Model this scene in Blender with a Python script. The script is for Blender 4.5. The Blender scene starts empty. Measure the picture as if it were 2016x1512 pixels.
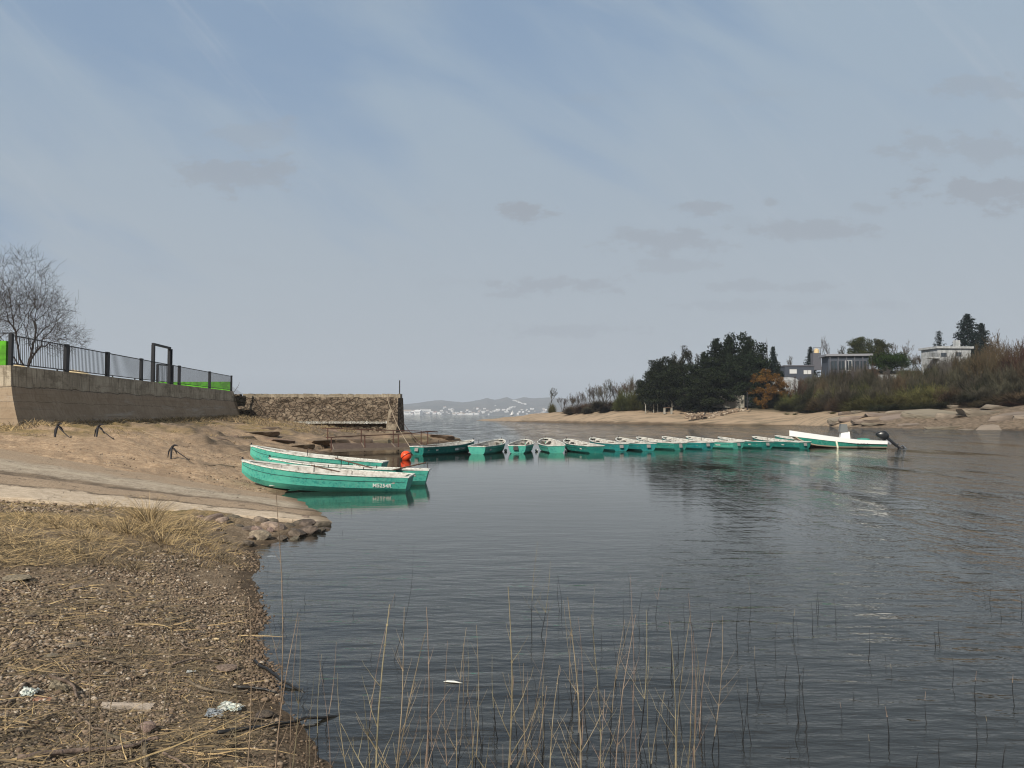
import bpy, math, random
import numpy as np
from mathutils import Vector, Matrix
random.seed(7); RNG = np.random.default_rng(11)
S = bpy.context.scene; COL = S.collection
# ------------------------------------------------------------------ camera
CAMZ = 2.15; F = 1500.0; TP = 60.0/F
PITCH = math.atan(TP)
cd = bpy.data.cameras.new('camera'); cam = bpy.data.objects.new('camera', cd); COL.objects.link(cam)
cam.location = (0, 0, CAMZ); cam.rotation_euler = (math.pi/2+PITCH, 0, 0)
cd.sensor_width = 36; cd.lens = F/2016*36; cd.clip_start = .05; cd.clip_end = 20000
S.camera = cam
# ------------------------------------------------------------------ light
SUN_EL, SUN_DIR = math.radians(36), Vector((-.48, -.88, 0)).normalized()      # azimuth the sun stands in
sl = bpy.data.lights.new('sun', 'SUN'); sl.energy = 4.8; sl.angle = math.radians(1.5); sl.color = (1, .93, .82)
so = bpy.data.objects.new('sun', sl); COL.objects.link(so); so.location = (-20, -20, 40)
tosun = Vector((SUN_DIR.x*math.cos(SUN_EL), SUN_DIR.y*math.cos(SUN_EL), math.sin(SUN_EL)))
so.rotation_euler = tosun.to_track_quat('Z', 'Y').to_euler()
S.view_settings.view_transform = 'Standard'; S.view_settings.look = 'None'; S.view_settings.gamma = 1
S.view_settings.exposure = 0.27
try: S.view_settings.use_curve_mapping = False
except Exception: pass
S.cycles.use_denoising = True
S.cycles.pixel_filter_type = 'BLACKMAN_HARRIS'; S.cycles.filter_width = 1.15; S.cycles.use_adaptive_sampling = False
S.cycles.sample_clamp_indirect = 4
try: S.cycles.denoiser = 'OPENIMAGEDENOISE'
except Exception: pass
S.cycles.max_bounces = 6; S.cycles.diffuse_bounces = 2; S.cycles.glossy_bounces = 3
S.cycles.transparent_max_bounces = 12; S.cycles.volume_bounces = 0; S.cycles.transmission_bounces = 4
S.cycles.caustics_reflective = False; S.cycles.caustics_refractive = False

class NT:
    """terse node building"""
    def __init__(s, nt): s.t = nt; s.n = nt.nodes; s.l = nt.links
    def new(s, typ, ins=None, **kw):
        n = s.n.new(typ)
        for k, v in kw.items(): setattr(n, k, v)
        for k, v in (ins or {}).items():
            if isinstance(v, bpy.types.NodeSocket): s.l.new(v, n.inputs[k])
            elif v is not None: n.inputs[k].default_value = v
        return n
    def m(s, op, a, b=None, c=None, clamp=False):
        n = s.n.new('ShaderNodeMath'); n.operation = op; n.use_clamp = clamp
        for i, v in enumerate((a, b, c)):
            if v is None: continue
            if isinstance(v, bpy.types.NodeSocket): s.l.new(v, n.inputs[i])
            else: n.inputs[i].default_value = v
        return n.outputs[0]
    def mix(s, f, a, b, bt='MIX'):
        n = s.n.new('ShaderNodeMix'); n.data_type = 'RGBA'; n.blend_type = bt
        for i, v in ((0, f), (6, a), (7, b)):
            if isinstance(v, bpy.types.NodeSocket): s.l.new(v, n.inputs[i])
            else: n.inputs[i].default_value = v if i == 0 else (tuple(v)+(1,))[:4]
        return n.outputs[2]
    def noise(s, vec, scale, det=4, rough=.55, dist=0):
        return s.new('ShaderNodeTexNoise', {'Vector': vec, 'Scale': scale, 'Detail': det, 'Roughness': rough, 'Distortion': dist}).outputs[0]
    def smooth(s, v, lo, hi, a=0., b=1.):
        n = s.new('ShaderNodeMapRange', {0: v, 1: lo, 2: hi, 3: a, 4: b}); n.interpolation_type = 'SMOOTHSTEP'; return n.outputs[0]
    def map(s, vec, scale=(1, 1, 1), rot=(0, 0, 0), loc=(0, 0, 0)):
        return s.new('ShaderNodeMapping', {0: vec, 1: loc, 2: rot, 3: scale}).outputs[0]

# ------------------------------------------------------------------ sky
W = bpy.data.worlds.new('World'); S.world = W; W.use_nodes = True
g = NT(W.node_tree); g.n.clear()
sky = g.new('ShaderNodeTexSky'); sky.sky_type = 'NISHITA'; sky.sun_disc = False
sky.sun_elevation = SUN_EL; sky.sun_rotation = math.atan2(SUN_DIR.x, SUN_DIR.y); sky.dust_density = 2.0; sky.air_density = 1.0
gen = g.new('ShaderNodeTexCoord').outputs['Generated']
sp = g.new('ShaderNodeSeparateXYZ', {0: gen}); dx, dy, dz = sp.outputs
ady = g.m('MAXIMUM', g.m('ABSOLUTE', dy), .05)
U = g.m('DIVIDE', dx, ady); V = g.m('DIVIDE', dz, ady)
SK = 10.0   # background strength .1 -> veil colours are written x10
UV = g.new('ShaderNodeCombineXYZ', {0: U, 1: V, 2: 0.0}).outputs[0]
elev = g.m('MAXIMUM', dz, 0.0)
veilh = g.smooth(elev, 0.0, .46)
veil = g.mix(veilh, (.338*SK, .380*SK, .415*SK), (.262*SK, .342*SK, .430*SK))
veil = g.mix(g.smooth(elev, .44, .62), veil, (.27*SK, .295*SK, .33*SK))
blue = g.mix(.85, sky.outputs[0], (.188*SK, .280*SK, .408*SK))
st1 = g.noise(g.map(g.map(UV, rot=(0, 0, math.radians(27))), (1.1, 5.0, 1)), 1.35, 6, .55, .5)
st2 = g.noise(g.map(g.map(UV, rot=(0, 0, math.radians(52))), (1.6, 4.5, 1), loc=(2, 0, 0)), .8, 4, .5, .3)
stv = g.m('ADD', g.m('MULTIPLY', st1, .65), g.m('MULTIPLY', st2, .35))
lo = g.smooth(elev, .1, .5, .17, -.03)
ub = g.m('MULTIPLY', g.m('MINIMUM', g.m('MAXIMUM', U, -.7), .7), .11)
wisp = g.m('MULTIPLY', g.smooth(g.noise(g.map(g.map(UV, rot=(0, 0, math.radians(48))), (.9, 9, 1), loc=(1, 5, 0)), 2.2, 9, .7, .3), .52, .78), .35)
fac = g.m('MAXIMUM', g.smooth(g.m('ADD', g.m('ADD', stv, lo), ub), .36, .60), g.smooth(elev, .47, .62))
skyc = g.mix(fac, blue, veil)
skyc = g.mix(wisp, skyc, (.39*SK, .43*SK, .48*SK))
warp = g.noise(g.map(UV, (3.0, 6.5, 1)), 6.0, 9, .68)
blobs = [(1035,412,62,24,1.),(1320,475,120,32,.75),(1110,560,115,20,.8),(450,335,130,42,.75),(1900,285,150,34,.6),(1960,368,150,38,.95),
         (1610,450,140,24,.75),(1392,405,48,18,.8),(1960,160,110,24,.5),(1530,392,28,10,.8),(1100,652,140,14,.6),(1480,562,160,12,.55),
         (500,255,80,34,.35),(1240,452,40,14,.6),(1330,520,90,16,.5),(1730,410,50,16,.6),(1000,580,50,8,.6),(1560,600,200,12,.4)]
csum = None
for (bx, by, rx, ry, a) in blobs:
    u0 = (bx-1008)/F; v0 = (816-by)/F
    du = g.m('MULTIPLY', g.m('SUBTRACT', U, u0), F/rx); dv = g.m('MULTIPLY', g.m('SUBTRACT', V, v0), F/ry)
    d = g.m('SQRT', g.m('ADD', g.m('MULTIPLY', du, du), g.m('MULTIPLY', dv, dv)))
    k = g.m('MULTIPLY', g.m('SUBTRACT', 1.25, d), 1.0)
    k = g.m('MULTIPLY', g.smooth(g.m('ADD', k, g.m('MULTIPLY', g.m('SUBTRACT', warp, .5), 5.0)), .15, .8), a)
    csum = k if csum is None else g.m('MAXIMUM', csum, k)
cl2 = g.smooth(g.noise(g.map(UV, (2, 9, 1), loc=(3, 1, 0)), 2.0, 6, .6), .58, .8, 0, .35)
csum = g.m('MAXIMUM', csum, cl2)
skyc = g.mix(g.m('MULTIPLY', csum, .8), skyc, (.248*SK, .275*SK, .315*SK))
bg = g.new('ShaderNodeBackground', {0: skyc, 1: .1})
g.l.new(bg.outputs[0], g.new('ShaderNodeOutputWorld').inputs[0])

# ------------------------------------------------------------------ pixel helpers
def ray(px, py):
    a, b = (px-1008)/F, (756-py)/F
    return (a, 1-b*TP, b+TP)          # rotated by the pitch (up to a common factor)
def P(px, py, z):
    a, f, u = ray(px, py); t = min((z-CAMZ)/(u if abs(u) > 1e-5 else -1e-5), 9000)
    return Vector((a*t, f*t, z))
def PD(px, py, Y):
    a, f, u = ray(px, py); t = Y/f
    return Vector((a*t, Y, CAMZ+u*t))

# ------------------------------------------------------------------ numpy noise
def _hash(ix, iy, s):
    h = (ix.astype(np.int64)*374761393 + iy.astype(np.int64)*668265263 + s*974711) & 0xffffffff
    h = ((h ^ (h >> 13))*1274126177) & 0xffffffff
    return ((h ^ (h >> 16)) & 0xffff)/65535.0
def vnoise(x, y, s=0):
    ix = np.floor(x); iy = np.floor(y); fx = x-ix; fy = y-iy
    fx = fx*fx*(3-2*fx); fy = fy*fy*(3-2*fy)
    a = _hash(ix, iy, s); b = _hash(ix+1, iy, s); c = _hash(ix, iy+1, s); d = _hash(ix+1, iy+1, s)
    return (a+(b-a)*fx)*(1-fy)+(c+(d-c)*fx)*fy - .5
def fbm(x, y, s=0, o=4, g_=.5):
    r = 0; a = 1
    for i in range(o):
        r = r+a*vnoise(x, y, s+i); x = x*2.03+13.1; y = y*2.03+7.7; a *= g_
    return r
def sst(x, a, b):
    t = np.clip((x-a)/(b-a), 0, 1); return t*t*(3-2*t)

# ------------------------------------------------------------------ ground height
shore = [(640,1512),(600,1440),(545,1370),(518,1300),(500,1250),(520,1200),(495,1140),(500,1085),(560,1062),(652,1046)]
ctl = []
for s_ in shore:
    p = P(*s_, 0); ctl += [(p.x, p.y, 0), (p.x+1.2, p.y, -.16), (p.x+3.5, p.y+.5, -.5)]
for x, y in [(.2,3.8),(1.8,3.2),(4,3.0),(8,2.8),(14,2.5)]: ctl += [(x, y, 0), (x+.2, y+1.5, -.16), (x+.5, y+4.5, -.5)]
for px, py, z in [(0,1512,.34),(300,1512,.2),(480,1512,.1),(0,1380,.36),(250,1380,.22),(430,1390,.09),(0,1200,.42),(300,1200,.26),(430,1180,.1),(0,1050,.62),(300,1050,.4),
                  (430,1060,.16),(380,1010,.30),(150,1000,.52),(0,995,.60)]:
    p = P(px, py, z); ctl.append(tuple(p))
RA, RB, RC, RD = P(-160, 968, .80), P(662, 1030, -.02), P(590, 984, -.02), P(-160, 858, 1.55)     # ramp corners
def ramp_pt(u, v):   # u 0 left ..1 water; v 0 lower edge ..1 upper
    a = RA.lerp(RB, u); b = RD.lerp(RC, u); return a.lerp(b, v)
for u in (0, .2, .4, .6, .8, 1.0, 1.15):
    for v in (0, .33, .66, 1):
        p = ramp_pt(u, v); ctl.append((p.x, p.y, p.z-.05))
for px, py, Y_ in [(60,838,28),(150,832,33.5),(316,822,44),(465,818.5,60),(480,823,60),(570,834,60),(670,844,60),(763,855,60),(100,852,26.8),(300,837,36),(400,852,35),(250,880,24.6),(400,872,31),(440,882,32),(470,902,29.5),(112,862,25.5),(192,864,25),(200,845,31),(0,850,27),(500,850,45),(560,846,51),(620,861,47),(600,876,44),(560,884,40),(340,905,23.6),(700,856,56)]:
    ctl.append(tuple(PD(px, py, Y_)))
for px, py, z in [(500,954,.13),(480,930,.25),(400,930,.48)]:
    p = P(px, py, z); ctl.append(tuple(p))
for x, y, z in [(-6.2,22.5,-.02),(-6.0,26,-.02),(-6.8,32,-.02),(-8.4,37,-.02),(-10.6,42,.05),(-4,24,-.4),(-3.5,30,-.7),(-5.2,37,-.5),(-7,42,-.3),(-9.4,26.6,.36),
                (-10,50,.0),(-9,43,-.15),(-8,47,-.15),(-10.6,45,.05),(-6.5,45,-.35),(-10.2,56.5,.0),(-7,57,0),(-4.3,60,0),(-3.2,63,-.15),(-8,59.5,.62),(-6,60.5,.5),(-9.5,60,.6),(-5,64,.0),(-8,66,0),(-7,50,-.35),(-5,54,-.4),
                (0,62,-1),(0,50,-1.2),(2,40,-1.4),(0,20,-.9),(2,14,-1),(0,10,-.55),(5,10,-.9),(10,20,-1.5),(15,8,-1.2),(30,20,-2),(30,50,-2.5),
                (0,70,-1.5),(-12,66,-.3),(-22,66,.5),(0,0,.55),(-3,0,.65),(-8,0,1.),(3,0,.5),(-2,2.6,.42),(-5,3,.55),(-8,6,.85),(-12,10,1.1),
                (-17,16,1.5),(-20,22,1.9),(-26,15,2.1),(-30,28,2.1),(-26,35,2.1),(-26,60,2.1),(-40,5,2.4),(-10,-5,1.4),(0,-5,1.0),(10,-5,.9),(20,0,.8),(20,-20,2),(-20,-20,2.5),(-50,40,2.2)]:
    ctl.append((x, y, z))
ctl = np.array(ctl, float)
_d = np.sqrt(((ctl[:, None, :2]-ctl[None, :, :2])**2).sum(2)+.04)
_w = np.linalg.solve(_d-np.eye(len(ctl))*.03, ctl[:, 2])
def left_h(x, y):
    out = np.zeros_like(x)
    for c, w in zip(ctl, _w): out += w*np.sqrt((x-c[0])**2+(y-c[1])**2+.04)
    return out
SPX = [900,945,1028,1215,1560,1640,1700,1860,2016,2500,3400]
SY  = [330,270,215,179,154,135,122,111,101,85,72]
VPX = [900,945,985,1028,1087,1135,1300,1450,1560,1700,1800,1900,2016,2500,3400]
VZ  = [-1.5,.1,.95,1.9,2.7,3.0,3.8,3.9,3.2,2.9,3.2,3.6,3.7,4,4]
TPX = [900,1087,1135,1300,1400,1500,1570,1700,1850,2016,2600,3400]
TZ  = [-4,-2,3.4,5.2,6.6,9.5,12.5,14.5,13,15.5,18,18]
def pen_h(x, y):
    yy = np.maximum(y, 1.0); px = 1008+F*x/yy
    s_ = np.interp(px, SPX, SY)+vnoise(x*.05, y*.02, 5)*5
    o = y-s_
    vz = np.interp(px, VPX, VZ); tz = np.interp(px, TPX, TZ)
    z = np.where(o < 0, o*.12, np.where(o < 22, vz*np.clip(o/22, 0, 1)**.85, vz+(tz-vz)*sst(o, 22, 85)))
    z = np.where(o > 300, z-(o-300)*.1, z)
    return np.where((px < 900) | (y < 40), -3., np.maximum(z, -3))
def ground_h(x, y):
    x = np.atleast_1d(np.asarray(x, float)); y = np.atleast_1d(np.asarray(y, float))
    near = y < 90
    lh = np.full_like(x, -3.)
    m_ = near
    if m_.any():
        v = left_h(x[m_], y[m_]); v = v-4*sst(y[m_], 67, 88)-3*sst(x[m_], 14, 60)*sst(y[m_], -2, 6)
        v = np.where(x[m_] < -24, np.maximum(v, 1.9-3*sst(y[m_], 64, 80)), v)
        lh[m_] = v
    return np.maximum(np.maximum(lh, pen_h(x, y)), -3.0)
def gz(x, y): return float(ground_h([x], [y])[0])

# ------------------------------------------------------------------ materials
def mat(name, col=(.5,.5,.5), rough=.8, metal=0, var=.0, scale=8., bump=0., bscale=30., spec=.3, col2=None, objrand=0., coord='Object', dist=.02, thr=(.4,.62)):
    m = bpy.data.materials.new(name); m.use_nodes = True; k = NT(m.node_tree)
    b = k.n['Principled BSDF']; b.inputs['Roughness'].default_value = rough; b.inputs['Metallic'].default_value = metal
    b.inputs['Specular IOR Level'].default_value = spec
    tc = k.new('ShaderNodeTexCoord').outputs[coord]
    c = None
    if col2 is not None:
        f_ = k.smooth(k.noise(tc, scale, 5, .65), thr[0], thr[1]); c = k.mix(f_, col, col2)
    elif var:
        f_ = k.noise(tc, scale, 5, .65); c = k.mix(f_, tuple(v*(1-var) for v in col), tuple(min(1, v*(1+var)) for v in col))
    if objrand:
        r = k.new('ShaderNodeObjectInfo').outputs['Random']
        hs = k.new('ShaderNodeHueSaturation', {'Hue': k.m('ADD', .5, k.m('MULTIPLY', k.m('SUBTRACT', r, .5), objrand*.12)), 'Saturation': 1.0,
                   'Value': k.m('ADD', 1-objrand*.5, k.m('MULTIPLY', k.m('FRACT', k.m('MULTIPLY', r, 7.3)), objrand)), 'Color': c if c is not None else (*col, 1)})
        c = hs.outputs[0]
    if c is not None: k.l.new(c, b.inputs['Base Color'])
    else: b.inputs['Base Color'].default_value = (*col, 1)
    if bump:
        bp = k.new('ShaderNodeBump', {'Strength': bump, 'Distance': dist, 'Height': k.noise(tc, bscale, 6, .65)})
        k.l.new(bp.outputs[0], b.inputs['Normal'])
    return m
M = {}
M['white'] = mat('white_paint', (.62,.62,.57), .55, col2=(.26,.25,.21), scale=6, bump=.2, thr=(.46,.68))
M['inner'] = mat('worn_white_interior', (.50,.48,.44), .8, col2=(.26,.24,.21), scale=5, bump=.3, thr=(.38,.72))
M['wood'] = mat('weathered_wood', (.10,.065,.045), .8, var=.4, scale=12)
M['dark'] = mat('dark_iron', (.018,.016,.018), .6, var=.3)
M['black'] = mat('black_plastic', (.012,.013,.015), .32, spec=.5)
M['steel'] = mat('bright_steel', (.5,.5,.52), .3, .9)
M['rust'] = mat('rusty_steel', (.075,.035,.025), .85, var=.5, scale=20, bump=.3)
M['rope'] = mat('rope', (.30,.24,.17), .9, var=.3, scale=50)
M['orange'] = mat('orange_plastic', (.75,.075,.02), .42, col2=(.5,.09,.04), scale=6, thr=(.5,.8))
M['plate'] = mat('grey_plate', (.22,.21,.20), .7, var=.5, scale=60)
M['letter'] = mat('white_lettering', (.72,.75,.70), .6)
M['green'] = mat('bright_green_paint', (.10,.40,.018), .8, col2=(.07,.24,.016), scale=2.5, bump=.2)
M['fence'] = mat('black_fence_paint', (.010,.011,.014), .5)
M['beige'] = mat('beige_sand', (.62,.48,.28), .9, var=.2)
M['cream'] = mat('cream_antifoul', (.55,.45,.33), .7, var=.2)
M['glass'] = mat('window_glass', (.03,.04,.05), .08, spec=.8)
M['housew'] = mat('white_house_wall', (.40,.41,.42), .8, col2=(.27,.28,.28), scale=1.2)
M['houseg'] = mat('slate_house_wall', (.055,.065,.085), .75, var=.2, scale=2)
M['houselt'] = mat('pale_window', (.55,.56,.56), .7)  # slate house panes: their white light is put into this colour
M['roofd'] = mat('dark_roof', (.10,.10,.115), .6, var=.2)
M['bark'] = mat('bark', (.052,.042,.036), .9, var=.4, scale=10, objrand=.4)
M['barkg'] = mat('grey_bark', (.085,.075,.07), .9, var=.4, scale=10, objrand=.4)
def leafmat(name, a, b, rnd=.5):
    return mat(name, a, .75, col2=b, scale=9., objrand=rnd, thr=(.35,.65), spec=.05)
M['con'] = leafmat('conifer_foliage', (.006,.010,.006), (.021,.028,.014), .5)
M['conb'] = leafmat('bluish_conifer_foliage', (.006,.011,.010), (.016,.025,.021), .4)
M['pine'] = leafmat('pine_foliage', (.012,.018,.007), (.048,.048,.014), .4)
M['rgreen'] = leafmat('round_tree_foliage', (.014,.026,.006), (.042,.062,.013), .4)
M['olive'] = leafmat('olive_scrub_foliage', (.040,.044,.016), (.110,.102,.038), .6)
M['dgreen'] = leafmat('dark_scrub_foliage', (.010,.013,.007), (.036,.037,.018), .6)
M['brown'] = leafmat('brown_scrub_foliage', (.038,.028,.018), (.098,.070,.042), .5)
M['rusty'] = leafmat('rust_coloured_foliage', (.065,.027,.009), (.17,.072,.022), .3)
M['reddish'] = leafmat('reddish_scrub_foliage', (.040,.028,.018), (.090,.060,.036), .6)
M['mauve'] = leafmat('bare_twig_mass', (.030,.027,.019), (.074,.066,.046), .6)
M['straw'] = mat('dry_straw', (.36,.26,.12), .85, col2=(.20,.15,.08), scale=3, thr=(.3,.7), objrand=.3)
M['stalk'] = mat('dry_stalk', (.29,.225,.15), .8, col2=(.13,.10,.065), scale=6, objrand=.5)
M['wetstalk'] = mat('wet_stalk', (.010,.009,.008), .45, spec=.5)
M['drift'] = mat('driftwood', (.24,.19,.14), .9, col2=(.11,.085,.06), scale=9, bump=.6, bscale=60, objrand=.4)
M['rock'] = mat('rock', (.27,.21,.16), .9, col2=(.15,.115,.09), scale=3, bump=.8, bscale=14, objrand=.5, dist=.03)
M['rockd'] = mat('damp_rock', (.075,.06,.045), .75, col2=(.15,.12,.09), scale=4, bump=.8, bscale=16, objrand=.4, dist=.03)
M['ledge'] = mat('brown_ledge_rock', (.23,.165,.11), .9, col2=(.10,.075,.05), scale=1.6, bump=1, bscale=5, dist=.12, objrand=.3)
M['slabrock'] = mat('pale_granite_slab', (.245,.20,.155), .9, col2=(.115,.092,.07), scale=.75, bump=1, bscale=2.2, objrand=.3, dist=.35)
M['plastic'] = mat('crumpled_plastic', (.72,.72,.64), .4, col2=(.50,.56,.50), scale=12, bump=1, bscale=25)
M['greyplastic'] = mat('grey_plastic_film', (.28,.30,.31), .35, var=.4, scale=20, bump=1, bscale=30)
M['board'] = mat('pale_board', (.46,.38,.30), .85, col2=(.30,.24,.18), scale=7, bump=.5, bscale=40)
M['clay'] = mat('terracotta_shard', (.38,.20,.13), .85, var=.3, scale=20)

def teal():
    m = bpy.data.materials.new('weathered_teal_paint'); m.use_nodes = True; k = NT(m.node_tree); b = k.n['Principled BSDF']
    tc = k.new('ShaderNodeTexCoord').outputs['Object']; oi = k.new('ShaderNodeObjectInfo')
    off = k.new('ShaderNodeVectorMath', {0: tc, 1: k.new('ShaderNodeCombineXYZ', {0: k.m('MULTIPLY', oi.outputs['Random'], 50)}).outputs[0]}).outputs[0]
    base = oi.outputs['Color']
    n1 = k.smooth(k.noise(k.map(off, (1, 1, 2.2)), 1.6, 6, .68), .44, .56)
    n2 = k.smooth(k.noise(k.map(off, (1, 1, 1)), 15, 6, .8), .49, .57)
    spots = k.m('MULTIPLY', n1, k.m('MAXIMUM', n2, .25))
    dark = k.mix(1, base, (.22, .50, .60), 'MULTIPLY')
    c = k.mix(k.m('MULTIPLY', spots, .9), base, dark)
    streak = k.smooth(k.noise(k.map(off, (6, 6, .7)), 3.0, 5, .7), .52, .74)
    c = k.mix(k.m('MULTIPLY', streak, .7), c, (.16, .33, .26))
    scr = k.smooth(k.noise(k.map(off, (.9, 2, 9)), 4.2, 7, .8), .60, .68)
    c = k.mix(k.m('MULTIPLY', scr, .75), c, (.05, .13, .10))
    chalk = k.smooth(k.noise(k.map(off, (1.2, 1.2, 5)), 3.3, 6, .75), .58, .72)
    c = k.mix(k.m('MULTIPLY', chalk, .5), c, (.33, .50, .43))
    z = k.new('ShaderNodeSeparateXYZ', {0: tc}).outputs[2]
    gr = k.m('MULTIPLY', k.smooth(k.m('ADD', z, k.m('MULTIPLY', k.noise(tc, 14, 4, .7), .06)), -.02, .10, 1, 0), .45)
    c = k.mix(gr, c, (.05, .12, .08))                                     # weed stain along the bottom planks
    k.l.new(c, b.inputs['Base Color']); b.inputs['Roughness'].default_value = .5; b.inputs['Specular IOR Level'].default_value = .35
    k.l.new(k.new('ShaderNodeBump', {'Strength': .35, 'Distance': .006, 'Height': k.noise(off, 18, 5, .7)}).outputs[0], b.inputs['Normal'])
    return m
M['teal'] = teal()

def ground_mat():
    m = bpy.data.materials.new('ground_cover'); m.use_nodes = True; k = NT(m.node_tree); b = k.n['Principled BSDF']
    tc = k.new('ShaderNodeTexCoord').outputs['Object']
    A = lambda n: k.new('ShaderNodeAttribute', attribute_name=n).outputs['Fac']
    fine = k.noise(tc, 34, 5, .75); mid = k.noise(tc, 5, 5, .7); big = k.noise(tc, .7, 4, .6); spk = k.noise(tc, 90, 2, .6)
    gravel = k.mix(k.smooth(fine, .38, .62), (.10, .070, .042), (.30, .225, .15))
    gravel = k.mix(k.smooth(spk, .60, .68), gravel, (.46, .38, .28))
    gravel = k.mix(k.m('MULTIPLY', k.smooth(mid, .42, .62), .55), gravel, (.11, .078, .048))
    coarse = k.noise(tc, 13, 6, .8)
    sand = k.mix(k.smooth(mid, .35, .65), (.46, .325, .205), (.30, .20, .12))
    sand = k.mix(k.smooth(coarse, .50, .62, 0, .75), sand, (.16, .105, .062))
    sand = k.mix(k.smooth(coarse, .44, .36, 0, .6), sand, (.60, .48, .35))
    sand = k.mix(k.smooth(big, .45, .62, 0, .55), sand, (.22, .155, .10))
    sand = k.mix(k.smooth(spk, .58, .68), sand, (.47, .39, .30)); sand = k.mix(k.smooth(fine, .55, .68, 0, .6), sand, (.13, .09, .06))
    beach = k.mix(k.smooth(k.noise(k.map(tc, (.12, .5, .5)), 1.2, 6, .65), .46, .62), (.335, .25, .17), (.20, .158, .108))
    beach = k.mix(k.smooth(k.noise(k.map(tc, (.4, 1.2, 1)), 1.6, 5, .7), .60, .72, 0, .8), beach, (.10, .085, .05))
    beach = k.mix(k.smooth(k.noise(k.map(tc, (1, 1.6, 1)), 3.5, 4, .7), .62, .70, 0, .7), beach, (.42, .37, .31))
    grass = k.mix(k.smooth(mid, .4, .6), (.25, .175, .08), (.105, .088, .042))
    grass = k.mix(k.smooth(fine, .45, .65), grass, (.34, .235, .105))
    rock = k.mix(k.smooth(k.noise(k.map(tc, (.5, .5, 2)), 3, 6, .7), .4, .62), (.20, .15, .105), (.085, .065, .045))
    scr = k.mix(k.smooth(big, .4, .6), (.055, .05, .028), (.10, .075, .045))
    c = gravel
    c = k.mix(A('sand'), c, sand); c = k.mix(A('beach'), c, beach); c = k.mix(A('rockm'), c, rock); c = k.mix(A('grass'), c, grass); c = k.mix(A('scrub'), c, scr)
    c = k.mix(A('wet'), c, k.mix(1, c, (.42, .40, .38), 'MULTIPLY'))
    z = k.new('ShaderNodeSeparateXYZ', {0: tc}).outputs[2]
    c = k.mix(k.smooth(z, -.06, -.5), c, (.018, .015, .010))              # lake mud, darkened with depth for the light the water absorbs
    k.l.new(c, b.inputs['Base Color']); b.inputs['Roughness'].default_value = .9; b.inputs['Specular IOR Level'].default_value = .2
    h = k.m('ADD', k.m('MULTIPLY', fine, .6), k.m('MULTIPLY', mid, 1.2))
    k.l.new(k.new('ShaderNodeBump', {'Strength': .9, 'Distance': .03, 'Height': h}).outputs[0], b.inputs['Normal'])
    return m
def concrete(name, a, b_, stain, bands=False, scale=1.):
    m = bpy.data.materials.new(name); m.use_nodes = True; k = NT(m.node_tree); b = k.n['Principled BSDF']
    tc = k.new('ShaderNodeTexCoord').outputs['Object']
    c = k.mix(k.smooth(k.noise(tc, 1.1*scale, 6, .65), .36, .64), a, b_)
    c = k.mix(k.m('MULTIPLY', k.smooth(k.noise(k.map(tc, (5, 5, .5)), 1.6*scale, 5, .7), .48, .66), .75), c, stain)
    c = k.mix(k.m('MULTIPLY', k.smooth(k.noise(k.map(tc, (1, .5, 1.4)), 1.3*scale, 7, .75), .50, .60), .5), c, stain)
    c = k.mix(k.smooth(k.noise(tc, 26, 4, .7), .55, .7, 0, .45), c, stain)
    if bands:                                                              # old water lines and board marks
        z = k.new('ShaderNodeSeparateXYZ', {0: tc}).outputs[2]
        zz = k.m('ADD', z, k.m('MULTIPLY', k.m('SUBTRACT', k.noise(tc, .6, 4, .6), .5), .35))
        c = k.mix(k.smooth(zz, 3.32, 3.12, 0, .72), c, (.255, .18, .115))
        w = k.noise(k.map(tc, (.05, .05, 9)), 1.0, 5, .75)
        c = k.mix(k.smooth(w, .52, .72, 0, .6), c, (.12, .093, .066))
        c = k.mix(k.smooth(k.m('ABSOLUTE', k.m('SUBTRACT', zz, 3.2)), .0, .03, .85, 0), c, (.03, .024, .018))
        c = k.mix(k.smooth(k.m('ABSOLUTE', k.m('SUBTRACT', zz, 2.62)), .0, .02, .5, 0), c, (.04, .03, .022))
        pt = k.m('MULTIPLY', k.smooth(k.noise(k.map(tc, (.5, .25, 2.5), loc=(4, 2, 0)), 1.0, 6, .75), .54, .66), k.smooth(zz, 3.1, 2.9, 0, 1))
        c = k.mix(k.m('MULTIPLY', pt, .6), c, (.34, .30, .25))
    k.l.new(c, b.inputs['Base Color']); b.inputs['Roughness'].default_value = .9; b.inputs['Specular IOR Level'].default_value = .2
    k.l.new(k.new('ShaderNodeBump', {'Strength': .6, 'Distance': .03, 'Height': k.noise(tc, 9, 7, .7)}).outputs[0], b.inputs['Normal'])
    return m
M['conc'] = concrete('stained_concrete', (.44,.38,.29), (.30,.255,.19), (.12,.095,.065), True)
M['coping'] = concrete('pale_coping', (.33,.28,.21), (.22,.185,.135), (.10,.08,.055))
M['butt'] = concrete('buttress_concrete', (.27,.225,.165), (.19,.155,.11), (.09,.07,.05))
M['pwall'] = concrete('far_concrete', (.34,.32,.28), (.24,.22,.19), (.12,.12,.08), False, .5)
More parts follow.
